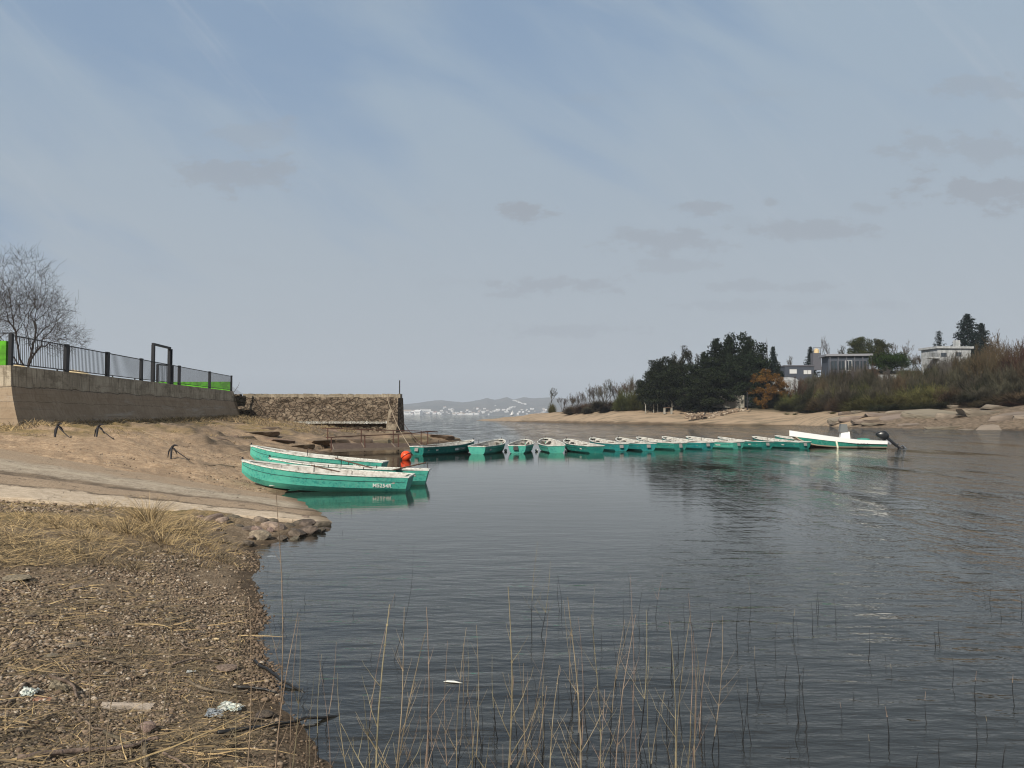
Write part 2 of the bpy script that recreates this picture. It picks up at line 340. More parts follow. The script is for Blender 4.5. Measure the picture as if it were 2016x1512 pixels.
def stonewall():
    m = bpy.data.materials.new('rubble_stone'); m.use_nodes = True; k = NT(m.node_tree); b = k.n['Principled BSDF']
    tc = k.new('ShaderNodeTexCoord').outputs['Object']; mp = k.map(tc, (1, 1, 1.7))
    wv = k.new('ShaderNodeVectorMath', {0: mp, 1: k.new('ShaderNodeTexNoise', {'Vector': mp, 'Scale': 2.0}).outputs[1]}).outputs[0]
    vo = k.new('ShaderNodeTexVoronoi', {'Vector': wv, 'Scale': 2.0}, feature='DISTANCE_TO_EDGE').outputs[0]
    vc = k.new('ShaderNodeTexVoronoi', {'Vector': wv, 'Scale': 2.0}).outputs['Color']
    r = k.new('ShaderNodeSeparateXYZ', {0: vc}).outputs[0]
    c = k.mix(r, (.135, .105, .075), (.25, .20, .145))
    c = k.mix(k.smooth(k.noise(tc, 5, 6, .7), .4, .65), c, (.11, .08, .058))
    c = k.mix(k.smooth(vo, .0, .07, .8, 0), c, (.03, .024, .018))
    k.l.new(c, b.inputs['Base Color']); b.inputs['Roughness'].default_value = .95; b.inputs['Specular IOR Level'].default_value = .15
    h = k.m('ADD', k.smooth(vo, 0, .12), k.m('MULTIPLY', k.noise(tc, 8, 5, .7), .8))
    k.l.new(k.new('ShaderNodeBump', {'Strength': 1, 'Distance': .08, 'Height': h}).outputs[0], b.inputs['Normal'])
    return m
M['stone'] = stonewall()
def ramp_mat():
    m = bpy.data.materials.new('ramp_concrete'); m.use_nodes = True; k = NT(m.node_tree); b = k.n['Principled BSDF']
    uv = k.new('ShaderNodeUVMap', uv_map='UVMap').outputs[0]; s_ = k.new('ShaderNodeSeparateXYZ', {0: uv}); v = s_.outputs[1]; u = s_.outputs[0]
    tc = k.new('ShaderNodeTexCoord').outputs['Object']
    wob = k.m('MULTIPLY', k.m('SUBTRACT', k.noise(tc, 1.1, 6, .7), .5), .22)
    vv = k.m('ADD', v, wob)
    fine = k.noise(tc, 40, 5, .75); mid = k.noise(tc, 6, 5, .7); spk = k.noise(tc, 100, 2, .6)
    con = k.mix(k.smooth(mid, .35, .65), (.56, .46, .345), (.42, .335, .245)); con = k.mix(k.smooth(fine, .5, .66, 0, .5), con, (.20, .15, .105))
    cgrey = k.mix(k.smooth(mid, .35, .65), (.45, .375, .285), (.32, .26, .19)); cgrey = k.mix(k.smooth(fine, .48, .64, 0, .6), cgrey, (.14, .115, .085))
    grv = k.mix(k.smooth(fine, .4, .62), (.24, .175, .115), (.40, .30, .205)); grv = k.mix(k.smooth(spk, .58, .67), grv, (.46, .38, .29))
    coarse = k.noise(tc, 15, 6, .8); grv = k.mix(k.smooth(coarse, .52, .64, 0, .5), grv, (.12, .08, .05)); grv = k.mix(k.smooth(coarse, .44, .36, 0, .6), grv, (.50, .40, .29))
    cgrey = k.mix(k.smooth(coarse, .52, .64, 0, .6), cgrey, (.13, .105, .075))
    c = con
    c = k.mix(k.smooth(vv, .16, .22), c, grv)
    c = k.mix(k.smooth(vv, .40, .47), c, cgrey)
    c = k.mix(k.smooth(vv, .66, .78), c, grv)
    for v0, w_, a_, cc in ((.20, .022, .8, (.055, .042, .03)), (.405, .05, .75, (.075, .058, .042)), (.60, .035, .55, (.47, .40, .30))):
        f_ = k.m('MULTIPLY', k.smooth(k.m('ABSOLUTE', k.m('SUBTRACT', vv, v0)), w_*.3, w_, a_, 0), k.smooth(k.noise(tc, 2.2, 5, .7), .35, .55, .35, 1))
        c = k.mix(f_, c, cc)
    vor = k.new('ShaderNodeTexVoronoi', {'Vector': k.new('ShaderNodeVectorMath', {0: tc, 1: k.new('ShaderNodeTexNoise', {'Vector': tc, 'Scale': 3.0}).outputs[1]}).outputs[0], 'Scale': .42}, feature='DISTANCE_TO_EDGE').outputs[0]
    c = k.mix(k.smooth(vor, 0, .008, .8, 0), c, (.06, .045, .03))
    zz = k.new('ShaderNodeSeparateXYZ', {0: tc}).outputs[2]
    c = k.mix(k.smooth(k.m('ADD', zz, k.m('MULTIPLY', k.noise(tc, 3, 4, .6), .05)), .03, .10, .75, 0), c, k.mix(1, c, (.35, .33, .28), 'MULTIPLY'))
    k.l.new(c, b.inputs['Base Color']); b.inputs['Roughness'].default_value = .88; b.inputs['Specular IOR Level'].default_value = .2
    h = k.m('ADD', k.m('MULTIPLY', fine, .7), mid)
    k.l.new(k.new('ShaderNodeBump', {'Strength': .7, 'Distance': .02, 'Height': h}).outputs[0], b.inputs['Normal'])
    return m
M['ramp'] = ramp_mat()
def pebble_mat():
    m = bpy.data.materials.new('mixed_pebbles'); m.use_nodes = True; k = NT(m.node_tree); b = k.n['Principled BSDF']
    a = k.new('ShaderNodeAttribute', attribute_name='tone').outputs['Fac']
    r = k.new('ShaderNodeValToRGB', {0: a}); e = r.color_ramp.elements
    e[0].color = (.055, .038, .024, 1); e[1].color = (.58, .50, .40, 1)
    for p_, c_ in ((.3, (.13, .09, .058)), (.6, (.23, .165, .11)), (.85, (.33, .26, .19))):
        q = e.new(p_); q.color = (*c_, 1)
    k.l.new(k.mix(k.noise(k.new('ShaderNodeTexCoord').outputs['Object'], 40, 3, .6), r.outputs[0], k.mix(1, r.outputs[0], (.6, .58, .55), 'MULTIPLY')), b.inputs['Base Color'])
    b.inputs['Roughness'].default_value = .85
    return m
M['pebble'] = pebble_mat()
def straw_mat():
    m = bpy.data.materials.new('straw_litter'); m.use_nodes = True; k = NT(m.node_tree); b = k.n['Principled BSDF']
    a = k.new('ShaderNodeAttribute', attribute_name='tone').outputs['Fac']
    r = k.new('ShaderNodeValToRGB', {0: a}); e = r.color_ramp.elements
    e[0].color = (.05, .038, .025, 1); e[1].color = (.60, .45, .22, 1)
    for p_, c_ in ((.35, (.13, .10, .06)), (.65, (.34, .24, .12))):
        q = e.new(p_); q.color = (*c_, 1)
    k.l.new(r.outputs[0], b.inputs['Base Color']); b.inputs['Roughness'].default_value = .85
    return m
M['strawl'] = straw_mat()
def water_mat():
    m = bpy.data.materials.new('lake_water'); m.use_nodes = True; k = NT(m.node_tree); k.n.clear()
    tc = k.new('ShaderNodeTexCoord').outputs['Object']
    patch = k.noise(k.map(tc, (.035, .075, 1), loc=(.4, .2, 0)), 1.0, 3, .5)
    x = k.new('ShaderNodeSeparateXYZ', {0: tc}).outputs[0]; y = k.new('ShaderNodeSeparateXYZ', {0: tc}).outputs[1]
    right = k.smooth(k.m('SUBTRACT', x, k.m('MULTIPLY', y, .12)), .0, 9.0)
    beyond = k.smooth(y, 46.0, 70.0)
    rough = k.m('MAXIMUM', k.m('MULTIPLY', right, .30), beyond)
    gust = k.m('MULTIPLY', k.smooth(k.noise(k.map(tc, (.30, .075, 1)), 1.0, 6, .72), .40, .60, .25, 1.55), k.smooth(k.noise(k.map(tc, (.9, .28, 1)), 1.0, 4, .7), .38, .62, .55, 1.3))
    nearw = k.smooth(y, 16, 6, 0, .46)
    amp = k.m('ADD', k.m('ADD', .07, nearw), k.m('MULTIPLY', k.m('MULTIPLY', rough, k.m('MULTIPLY', gust, k.smooth(patch, .3, .65, .6, 1.0))), 1.3))
    w1 = k.noise(k.map(tc, (1.1, 2.9, 1), (0, 0, .12)), 1.0, 2, .45)
    w2 = k.noise(k.map(tc, (2.6, 7.5, 1), (0, 0, -.10)), 1.15, 3, .5)
    w3 = k.noise(k.map(tc, (.35, 1.0, 1), (0, 0, .05)), 1.0, 1, .4)
    w4 = k.noise(k.map(tc, (9, 22, 1), (0, 0, .25)), 1.1, 2, .5)
    h = k.m('ADD', k.m('ADD', k.m('MULTIPLY', w1, .055), k.m('MULTIPLY', w2, .026)), k.m('ADD', k.m('MULTIPLY', w3, .05), k.m('MULTIPLY', w4, .004)))
    bp = k.new('ShaderNodeBump', {'Strength': 1.0, 'Distance': 1.0, 'Height': k.m('MULTIPLY', h, amp)})
    fr = k.new('ShaderNodeFresnel', {'IOR': 1.52, 'Normal': bp.outputs[0]})
    gl = k.new('ShaderNodeBsdfGlossy', {'Color': (.97, .955, .91, 1), 'Roughness': .03, 'Normal': bp.outputs[0]})
    tr = k.new('ShaderNodeBsdfTransparent', {'Color': (.62, .55, .42, 1)})
    df = k.new('ShaderNodeBsdfDiffuse', {'Color': (.045, .044, .038, 1)})
    body = k.new('ShaderNodeMixShader', {0: .35, 1: tr.outputs[0], 2: df.outputs[0]})
    mx = k.new('ShaderNodeMixShader', {0: fr.outputs[0], 1: body.outputs[0], 2: gl.outputs[0]})
    k.l.new(mx.outputs[0], k.new('ShaderNodeOutputMaterial').inputs[0])
    return m
M['water'] = water_mat()
M['ground'] = ground_mat()

# ------------------------------------------------------------------ mesh helpers
class MB:
    def __init__(s): s.v = []; s.f = []; s.mi = []
    def add(s, vs, fs, mi=0):
        o = len(s.v); s.v += [tuple(v) for v in vs]; s.f += [tuple(i+o for i in f) for f in fs]; s.mi += [mi]*len(fs)
    def box(s, c, sz, R=None, mi=0, taper=1.0):
        vs = []
        for k in (-1, 1):
            for j in (-1, 1):
                for i in (-1, 1):
                    t = taper if k > 0 else 1
                    p = Vector((i*sz[0]/2*t, j*sz[1]/2*t, k*sz[2]/2))
                    if R is not None: p = R @ p
                    vs.append(p+Vector(c))
        s.add(vs, [(0,2,3,1),(4,5,7,6),(0,1,5,4),(2,6,7,3),(0,4,6,2),(1,3,7,5)], mi)
    def bar(s, a, b, w, h=None, mi=0):
        a = Vector(a); b = Vector(b); d = b-a; L = d.length
        if L < 1e-6: return
        R = d.to_track_quat('X', 'Z').to_matrix(); s.box((a+b)/2, (L, w, h or w), R, mi)
    def tube(s, pts, rad, n=6, mi=0, cap=True):
        pts = [Vector(p) for p in pts]
        if not hasattr(rad, '__len__'): rad = [rad]*len(pts)
        vs = []; up = Vector((.13, .31, .94)).normalized()
        for i, p in enumerate(pts):
            d = (pts[min(i+1, len(pts)-1)]-pts[max(i-1, 0)])
            d = d.normalized() if d.length > 1e-9 else Vector((0, 0, 1))
            if abs(d.dot(up)) > .97: up = Vector((.9, .2, .1)).normalized()
            a = d.cross(up).normalized(); b = d.cross(a)
            for k in range(n):
                t = 2*math.pi*k/n; vs.append(p+(a*math.cos(t)+b*math.sin(t))*rad[i])
        fs = [(i*n+k, i*n+(k+1) % n, (i+1)*n+(k+1) % n, (i+1)*n+k) for i in range(len(pts)-1) for k in range(n)]
        if cap and n > 2: fs += [tuple(range(n-1, -1, -1)), tuple((len(pts)-1)*n+k for k in range(n))]
        s.add(vs, fs, mi)
    def build(s, name, mats, parent=None, smooth=False, bevel=0):
        me = bpy.data.meshes.new(name); me.from_pydata(s.v, [], s.f)
        mats = mats if isinstance(mats, (list, tuple)) else [mats]
        for m in mats: me.materials.append(m)
        if len(mats) > 1: me.polygons.foreach_set('material_index', s.mi)
        if smooth: me.polygons.foreach_set('use_smooth', [True]*len(s.f))
        me.update(); o = bpy.data.objects.new(name, me); COL.objects.link(o)
        if parent is not None: o.parent = parent
        if bevel:
            b = o.modifiers.new('bevel', 'BEVEL'); b.width = bevel; b.segments = 2; b.limit_method = 'ANGLE'
        return o
def npmesh(name, V_, F_, m, parent=None, smooth=False, attrs=None):
    """V_ (n,3), F_ (k, 3 or 4) numpy"""
    me = bpy.data.meshes.new(name); V_ = np.asarray(V_, np.float32); F_ = np.asarray(F_, np.int32); k = F_.shape[1]
    me.vertices.add(len(V_)); me.vertices.foreach_set('co', V_.ravel())
    me.loops.add(F_.size); me.loops.foreach_set('vertex_index', F_.ravel())
    me.polygons.add(len(F_)); me.polygons.foreach_set('loop_start', np.arange(0, F_.size, k, dtype=np.int32))
    if smooth: me.polygons.foreach_set('use_smooth', np.ones(len(F_), bool))
    for n, a in (attrs or {}).items():
        at = me.attributes.new(n, 'FLOAT', 'POINT'); at.data.foreach_set('value', np.asarray(a, np.float32).ravel())
    me.update(calc_edges=True); me.materials.append(m)
    o = bpy.data.objects.new(name, me); COL.objects.link(o)
    if parent is not None: o.parent = parent
    return o
def tag(o, label=None, cat=None, group=None, kind=None):
    if label: o['label'] = label
    if cat: o['category'] = cat
    if group: o['group'] = group
    if kind: o['kind'] = kind
    return o
def empty(name, loc=(0, 0, 0), rz=0):
    o = bpy.data.objects.new(name, None); COL.objects.link(o); o.location = loc; o.rotation_euler = (0, 0, rz); o.empty_display_size = .2
    return o
KIDS = {}
def copy_thing(root):
    c = root.copy(); COL.objects.link(c)
    for k in ('label', 'category', 'group'):
        pass
    def rec(src, dst):
        for ch in list(src.children):
            d = ch.copy(); COL.objects.link(d); d.parent = dst; rec(ch, d)
    rec(root, c); return c

# ------------------------------------------------------------------ ground sheet (polar grid, fine near the lens)
def build_ground():
    na, nr = 1000, 900
    ang = np.radians(np.linspace(-62, 62, na)); cx, cy = 0., -1.2
    r = np.exp(np.linspace(math.log(1.2), math.log(5200), nr))
    r = np.concatenate([[0.3], r]); nr += 1
    A, R = np.meshgrid(ang, r); x = (cx+R*np.sin(A)).ravel(); y = (cy+R*np.cos(A)).ravel()
    h = ground_h(x, y); px = 1008+F*x/np.maximum(y, .5)
    left = (y < 90) & (h > -2.9)
    # ramp coordinates
    vR = np.full_like(x, 9.); ax, ay = RA.x, RA.y
    def side(p, q): return ((q.x-p.x)*(y-p.y)-(q.y-p.y)*(x-p.x))/math.hypot(q.x-p.x, q.y-p.y)
    dlow, dup = side(RA, RB), -side(RD, RC)
    inr = sst(dlow, -.1, .15)*sst(dup, -.1, .5)*sst(-x, 2.5, 4.0)*(y < 40)
    land = sst(h, -.05, .12)
    grassn = fbm(x*1.2, y*1.2, 3, 4)
    below = (dlow < .1) & (y < 20)
    grass = np.where(below, sst(dlow, -4.2, -2.6)*sst(-x, 4.8, 5.8)*np.clip(.75+grassn*1.8, 0, 1), 0)
    basew = sst(x, -19.5, -17.6)*0
    gr2 = np.where((y > 24) & (y < 64) & (x < -9), sst(h+grassn*.35, 1.25, 1.75)*np.clip(.6+grassn*2, 0, 1), 0)
    gr3 = np.where((y > 44) & (y < 62) & (x < -10), sst(h+grassn*.5, .8, 1.3)*np.clip(.6+grassn*2.5, 0, 1), 0)
    grass = np.maximum(np.maximum(grass, gr2), gr3)
    sand = np.where((dlow > -.1) & (y < 70), 1., 0)
    rockm = np.where((y > 27) & (y < 70) & (x > -17), sst(y+fbm(x*.4, y*.4, 9)*6, 29, 34)*np.clip(.72+fbm(x*.5, y*.5, 19)*1.6, 0, 1), 0)*(1-.8*gr3)
    pen = y > 70
    so_ = y-np.interp(px, SPX, SY)
    beach = np.where(pen, 1., 0)
    scrub = np.where(pen, sst(so_+fbm(x*.08, y*.08, 4)*14, 19, 27)*sst(px, 1060, 1130), 0)
    rockm = np.where(pen, sst(px+fbm(x*.06, y*.06, 6)*120, 1640, 1720)*(so_ < 26), rockm)*1.
    wet = sst(h+fbm(x*3, y*3, 2)*.03, .085, .02)
    wet = np.where(pen, sst(so_+fbm(x*.3, y*.3, 2)*1.2, 1.6, .5), wet)
    # relief
    amp = np.where(y < 27, .035, .10)*(1-.85*inr)
    rel = fbm(x*1.6, y*1.6, 31, 5)*amp+np.where(y < 14, fbm(x*9, y*9, 41, 3)*.022*(1-inr), 0)+np.abs(fbm(x*.55, y*1.3, 33, 4))*rockm*np.where(pen, 0, .42)
    rel = np.where(pen, fbm(x*.15, y*.15, 8, 4)*.5*sst(so_, .5, 6), rel)
    rel += np.where((y > 14) & (y < 42) & (x > -20), (np.abs(fbm(x*.5+y*.25, y*1.5-x*.2, 83, 4))*.16+fbm(x*6, y*6, 84, 3)*.035)*(1-inr)*sst(h, .05, .3), 0)
    h2 = h+rel*np.where(h > .05, 1, .45) - inr*.03
    deckm = (x > -11.3) & (x < -4.5) & (y > 40.3) & (y < 49.5)
    h2 = np.where(deckm, np.minimum(h2, .10), h2)
    h2 = np.where(h < -2.9, -3, h2)
    i = np.arange(nr-1)[:, None]*na+np.arange(na-1)[None]
    F_ = np.stack([i, i+1, i+na+1, i+na], -1).reshape(-1, 4)[:, ::-1]
    keep = (h2 > -2.95)
    o = npmesh('ground', np.stack([x, y, h2], 1), F_, M['ground'], smooth=True,
               attrs={'sand': sand, 'beach': beach, 'grass': grass, 'rockm': rockm, 'wet': wet, 'scrub': scrub})
    o['kind'] = 'structure'
    return o
build_ground()
# bank behind and beside the camera
mb = MB()
gx = np.linspace(-60, 60, 41); gy = np.linspace(-30, 3, 14)
hh = ground_h(np.repeat(gx, 14), np.tile(gy, 41)).reshape(41, 14)
mb.add([(gx[i], gy[j], hh[i, j]-.12) for i in range(41) for j in range(14)], [(i*14+j, (i+1)*14+j, (i+1)*14+j+1, i*14+j+1) for i in range(40) for j in range(13)])
o = mb.build('bank', M['ground'], smooth=True); o['kind'] = 'structure'
# water
mb = MB(); mb.add([(-9200, -40, 0), (9200, -40, 0), (9200, 9400, 0), (-9200, 9400, 0)], [(0, 1, 2, 3)])
wo = mb.build('lake_water', M['water']); wo['kind'] = 'structure'
# ramp
def build_ramp():
    nu, nv = 160, 50; V_ = []; uvs = []
    for j in range(nv+1):
        for i in range(nu+1):
            u, v = i/nu*1.12, j/nv; p = ramp_pt(u, v)
            e = vnoise(np.array([p.x*1.3]), np.array([p.y*1.3]), 77)[0]
            z = p.z+.012+vnoise(np.array([p.x*2.5]), np.array([p.y*2.5]), 78)[0]*.025
            if j == 0: p = p+Vector((0, e*.10, 0))
            V_.append((p.x, p.y, z)); uvs.append((u, v))
    F_ = [(j*(nu+1)+i, j*(nu+1)+i+1, (j+1)*(nu+1)+i+1, (j+1)*(nu+1)+i) for j in range(nv) for i in range(nu)]
    n0 = len(V_)
    for i in range(nu+1): x, y, z = V_[i]; V_.append((x, y-.02, z-.16)); uvs.append((i/nu*1.12, .205))
    F_ += [(n0+i, n0+i+1, i+1, i) for i in range(nu)]
    me = bpy.data.meshes.new('boat_ramp'); me.from_pydata(V_, [], F_); me.materials.append(M['ramp'])
    ul = me.uv_layers.new(name='UVMap')
    li = np.zeros(len(me.loops), np.int32); me.loops.foreach_get('vertex_index', li)
    ul.data.foreach_set('uv', np.array(uvs, np.float32)[li].ravel())
    me.polygons.foreach_set('use_smooth', [True]*nu*nv+[False]*nu)
    o = bpy.data.objects.new('boat_ramp', me); COL.objects.link(o); o['kind'] = 'structure'
build_ramp()

# ------------------------------------------------------------------ far hills and their town
HP = [(700,800),(760,798),(795,795),(830,791),(862,788),(910,791),(945,788),(958,783.7),(974,787),(998,782),(1012,787),(1028,783),(1055,784),(1085,783),(1130,786),(1200,780),(1400,770),(1800,760),(2400,765)]
HY0, HY1 = 4600., 6300.
def hill_h(x, y):
    px = 1008+F*x/y
    yr = np.interp(px, [p[0] for p in HP], [p[1] for p in HP])
    top = CAMZ+(816-yr)*HY1/F+fbm(x*.005, y*.005, 50, 4)*11
    t = np.clip((y-HY0)/(HY1-HY0), 0, 1.35)
    prof = np.where(t < 1, t**1.1, 1-(t-1)*1.2)
    return top*prof+fbm(x*.0026, y*.0026, 60, 5)*62*np.sin(np.clip(t, 0, 1)*math.pi)*.6+fbm(x*.02, y*.02, 61, 3)*7*(t > .02)
def build_hills():
    xs = np.linspace(-2600, 6200, 560); ys = np.linspace(HY0, HY0+(HY1-HY0)*1.3, 70)
    X, Y = np.meshgrid(xs, ys); Z = hill_h(X.ravel(), Y.ravel())
    Z[:560] = -1
    i = np.arange(69)[:, None]*560+np.arange(559)[None]; F_ = np.stack([i, i+1, i+561, i+560], -1).reshape(-1, 4)
    hm = mat('wooded_hill', (.050,.052,.040), .95, col2=(.095,.082,.062), scale=.009, thr=(.4,.6))
    o = npmesh('hills', np.stack([X.ravel(), Y.ravel(), Z], 1), F_, hm, smooth=True); o['kind'] = 'structure'
    # a higher, farther mountain seen over the quay
    xs = np.linspace(-5600, -1000, 200); ys = np.linspace(6400, 7700, 24); X, Y = np.meshgrid(xs, ys)
    px = 1008+F*X/Y; yr = np.interp(px, [200, 330, 440, 462, 470, 482, 505, 560, 800], [775, 762, 756, 761, 767, 775, 790, 806, 822])
    T = np.clip((Y-6400)/1000, 0, 1.3); Z = (CAMZ+(816-yr)*7400/F)*np.where(T < 1, T, 2-T)+fbm(X*.003, Y*.003, 70, 4)*22
    i = np.arange(23)[:, None]*200+np.arange(199)[None]; F_ = np.stack([i, i+1, i+201, i+200], -1).reshape(-1, 4)
    o = npmesh('mountain', np.stack([X.ravel(), Y.ravel(), Z.ravel()], 1), F_, hm, smooth=True); o['kind'] = 'structure'
build_hills()
def gable(name, w, d, h, rh, wm, rm, flat=False):
    root = empty(name); b = MB(); b.box((0, 0, h/2-1), (w, d, h+2)); b.build('wall', wm, root)
    r = MB()
    if flat: r.box((0, 0, h+.25), (w*1.04, d*1.04, .5))
    else:
        a, c = w/2*1.08, d/2*1.1
        r.add([(-a,-c,h+.02),(a,-c,h+.02),(a,c,h+.02),(-a,c,h+.02),(-a,0,h+rh),(a,0,h+rh)], [(0,1,5,4),(2,3,4,5),(0,4,3),(1,2,5),(0,3,2,1)])
    r.build('roof', rm, root)
    wi = MB()
    wi.box((0, -d/2-.04, h*.5), (w*.7, .12, h*.22))
    wi.build('window', M['glass'], root)
    return root
wht = mat('far_white_wall', (.78,.77,.74), .8); tile = mat('far_roof_tile', (.30,.20,.15), .8, objrand=.5)
protoh = [gable('far_house', 10, 9, 5.5, 3, wht, tile), gable('far_house', 16, 10, 7, 0, wht, wht, True), gable('far_house', 8, 8, 4.5, 2.5, wht, wht)]
town = []
def on_hill(px, py):
    best = None
    for y in np.linspace(HY0+4, HY1*.995, 160):
        x = (px-1008)/F*y; z = float(hill_h(np.array([x]), np.array([y]))[0]); q = 816-(z-CAMZ)/y*F
        if best is None or abs(q-py) < best[0]: best = (abs(q-py), x, y, z)
    return best[1:]
rr = random.Random(5)
spots = [(802,815.5,2.2),(812,815,1.8),(824,815.5,2.6),(818,813,1.5),(838,813,2.),(845,815,2.2),(856,815,1.8),(836,810,1.6),(851,812,1.5)]
spots += [(rr.uniform(798, 868), rr.uniform(811, 816.5), rr.uniform(.9, 1.7)) for _ in range(16)]
spots += [(rr.uniform(868, 1075), min(816.5, max(795, rr.gauss(811, 4.5))), rr.uniform(.6, 1.5)) for _ in range(75)]
spots += [(1012+k*3.3, 789.5+k*1.0+rr.uniform(-.7, .7), rr.uniform(.9, 1.4)) for k in range(8)]
spots += [(rr.uniform(893, 945), rr.uniform(814.5, 817), rr.uniform(1.0, 1.8)) for _ in range(14)]
for n, (px, py, s_) in enumerate(spots):
    k = n % 3; o = protoh[k] if n < 3 else copy_thing(protoh[k])
    x, y, z = on_hill(px, py); o.location = (x, y, z); s_ *= 1.15 if n > 4 else 1.9; o.scale = (s_, s_, s_*.8); o.rotation_euler = (0, 0, rr.uniform(-.5, .5))
    tag(o, 'tiny white house of the lakeside town on the hazy far hills', 'house', 'white houses scattered on the far hillside')
# small sail on the far water
sb = empty('sailing_boat', tuple(P(1009, 818.6, 0)+Vector((0, 0, 0)))); sb.location = PD(1009, 817.5, 1500); sb.location.z = 0
b = MB(); b.add([(-3,0,.1),(3,0,.1),(4,0,1.2),(-3,0,1.2),(-3,1.4,1.2),(0,1.6,1.2),(0,-1.6,1.2),(-3,-1.4,1.2)], [(0,1,2,5,4),(1,0,7,6,2),(0,4,7),(2,6,7,4,5)]); b.build('hull', M['white'], sb)
b = MB(); b.tube([(0,0,1),(0,0,11)], .12, 6); b.build('mast', M['white'], sb)
b = MB(); b.add([(-.1,0,1.8),(-4,.3,1.8),(-.1,0,10.5)], [(0,1,2)]); b.add([(-.1,.06,1.8),(-4,.36,1.8),(-.1,.06,10.5)], [(2,1,0)]); b.build('sail', wht, sb)
tag(sb, 'small white sailing boat far out by the opposite shore', 'sailing boat')
# ------------------------------------------------------------------ quay wall, terrace, fence
Q1 = Vector((-18.84, 28.6, 0)); Q2 = Vector((-21.95, 60.0, 0)); Q0 = Vector((-32, 26.9, 0))
WT = 4.0
def wallz(Y): return WT
def build_quay():
    root = empty('retaining_wall', (0, 0, 0))
    def off(path, o):   # offset to the right of travel (outside)
        out = []
        for i, p in enumerate(path):
            ds = []
            if i > 0: ds.append((path[i]-path[i-1]).normalized())
            if i < len(path)-1: ds.append((path[i+1]-path[i]).normalized())
            ns = [Vector((d.y, -d.x, 0)) for d in ds]; n = sum(ns, Vector()); n.normalize()
            k = 1/max(.3, n.dot(ns[0])); out.append(p+n*o*k)
        return out
    # path from far-left to the corner and on to the far end; outside is to the right/front
    base = [Q0, Q1, Q2]
    pth = [Q0.lerp(Q1, t) for t in np.linspace(0, 1, 30)][:-1]+[Q1.lerp(Q2, t) for t in np.linspace(0, 1, 90)]
    ic = 29
    def offp(o):
        b_ = off(base, o); return [b_[0].lerp(b_[1], t) for t in np.linspace(0, 1, 30)][:-1]+[b_[1].lerp(b_[2], t) for t in np.linspace(0, 1, 90)]
    prof = [(4.0, -.35), (4.0, 0), (3.22, .03), (3.19, .07), (2.75, .20), (2.2, .42), (1.8, .62), (1.3, .85), (.2, 1.2)]
    rows = []
    for z, o in prof:
        rows.append([(p.x+vnoise(np.array([p.y*.8]), np.array([z*2]), 5)[0]*.03, p.y, z-(.02*(p.y-28)/32 if z > 3.9 else 0)) for p in offp(o)])
    n = len(pth); mb = MB()
    vs = [v for r_ in rows for v in r_]
    fs = [((j+1)*n+i, (j+1)*n+i+1, j*n+i+1, j*n+i) for j in range(len(prof)-1) for i in range(n-1)]
    e = n-1; fs.append(tuple(j*n+e for j in range(len(prof))))
    mb.add(vs, fs); mb.build('wall_face', M['conc'], root)
    d = (Q2-Q1).normalized(); nn = Vector((d.y, -d.x, 0))
    # the far butt face closing the wall towards the stone jetty
    b = MB(); b.add([Q2+Vector((0,.01,4-.02)), Q2+nn*.62+Vector((0,.01,1.8)), Q2+nn*1.2+Vector((0,.01,.2)), Q2+Vector((-4,.3,.2)), Q2+Vector((-4,.3,3.98))], [(0,1,2,3,4)])
    b.build('end_face', M['conc'], root)
    tag(root, 'long battered concrete retaining wall with dark water stains under the black railing', 'retaining wall')
    t = MB(); t.add([(-60,26.2,3.95),(Q0.x,Q0.y+.3,3.95),(Q1.x-.3,Q1.y+.3,3.95),(Q2.x-.3,Q2.y,3.94),(-60,62,3.94)], [(0,1,2,3,4)])
    tm = mat('terrace_ground', (.36,.30,.21), .9, col2=(.22,.18,.12), scale=.8)
    tt = t.build('terrace', tm); tt['kind'] = 'structure'
build_quay()
def fence_at(px, back=.18):
    # intersection of the wall line with the bearing of px
    u = (px-1008)/F; a, b = Q1, Q2; k = (b.x-a.x)/(b.y-a.y)
    Y = (a.x-k*a.y-back)/(u-k); return Vector((u*Y, Y, WT-.01))
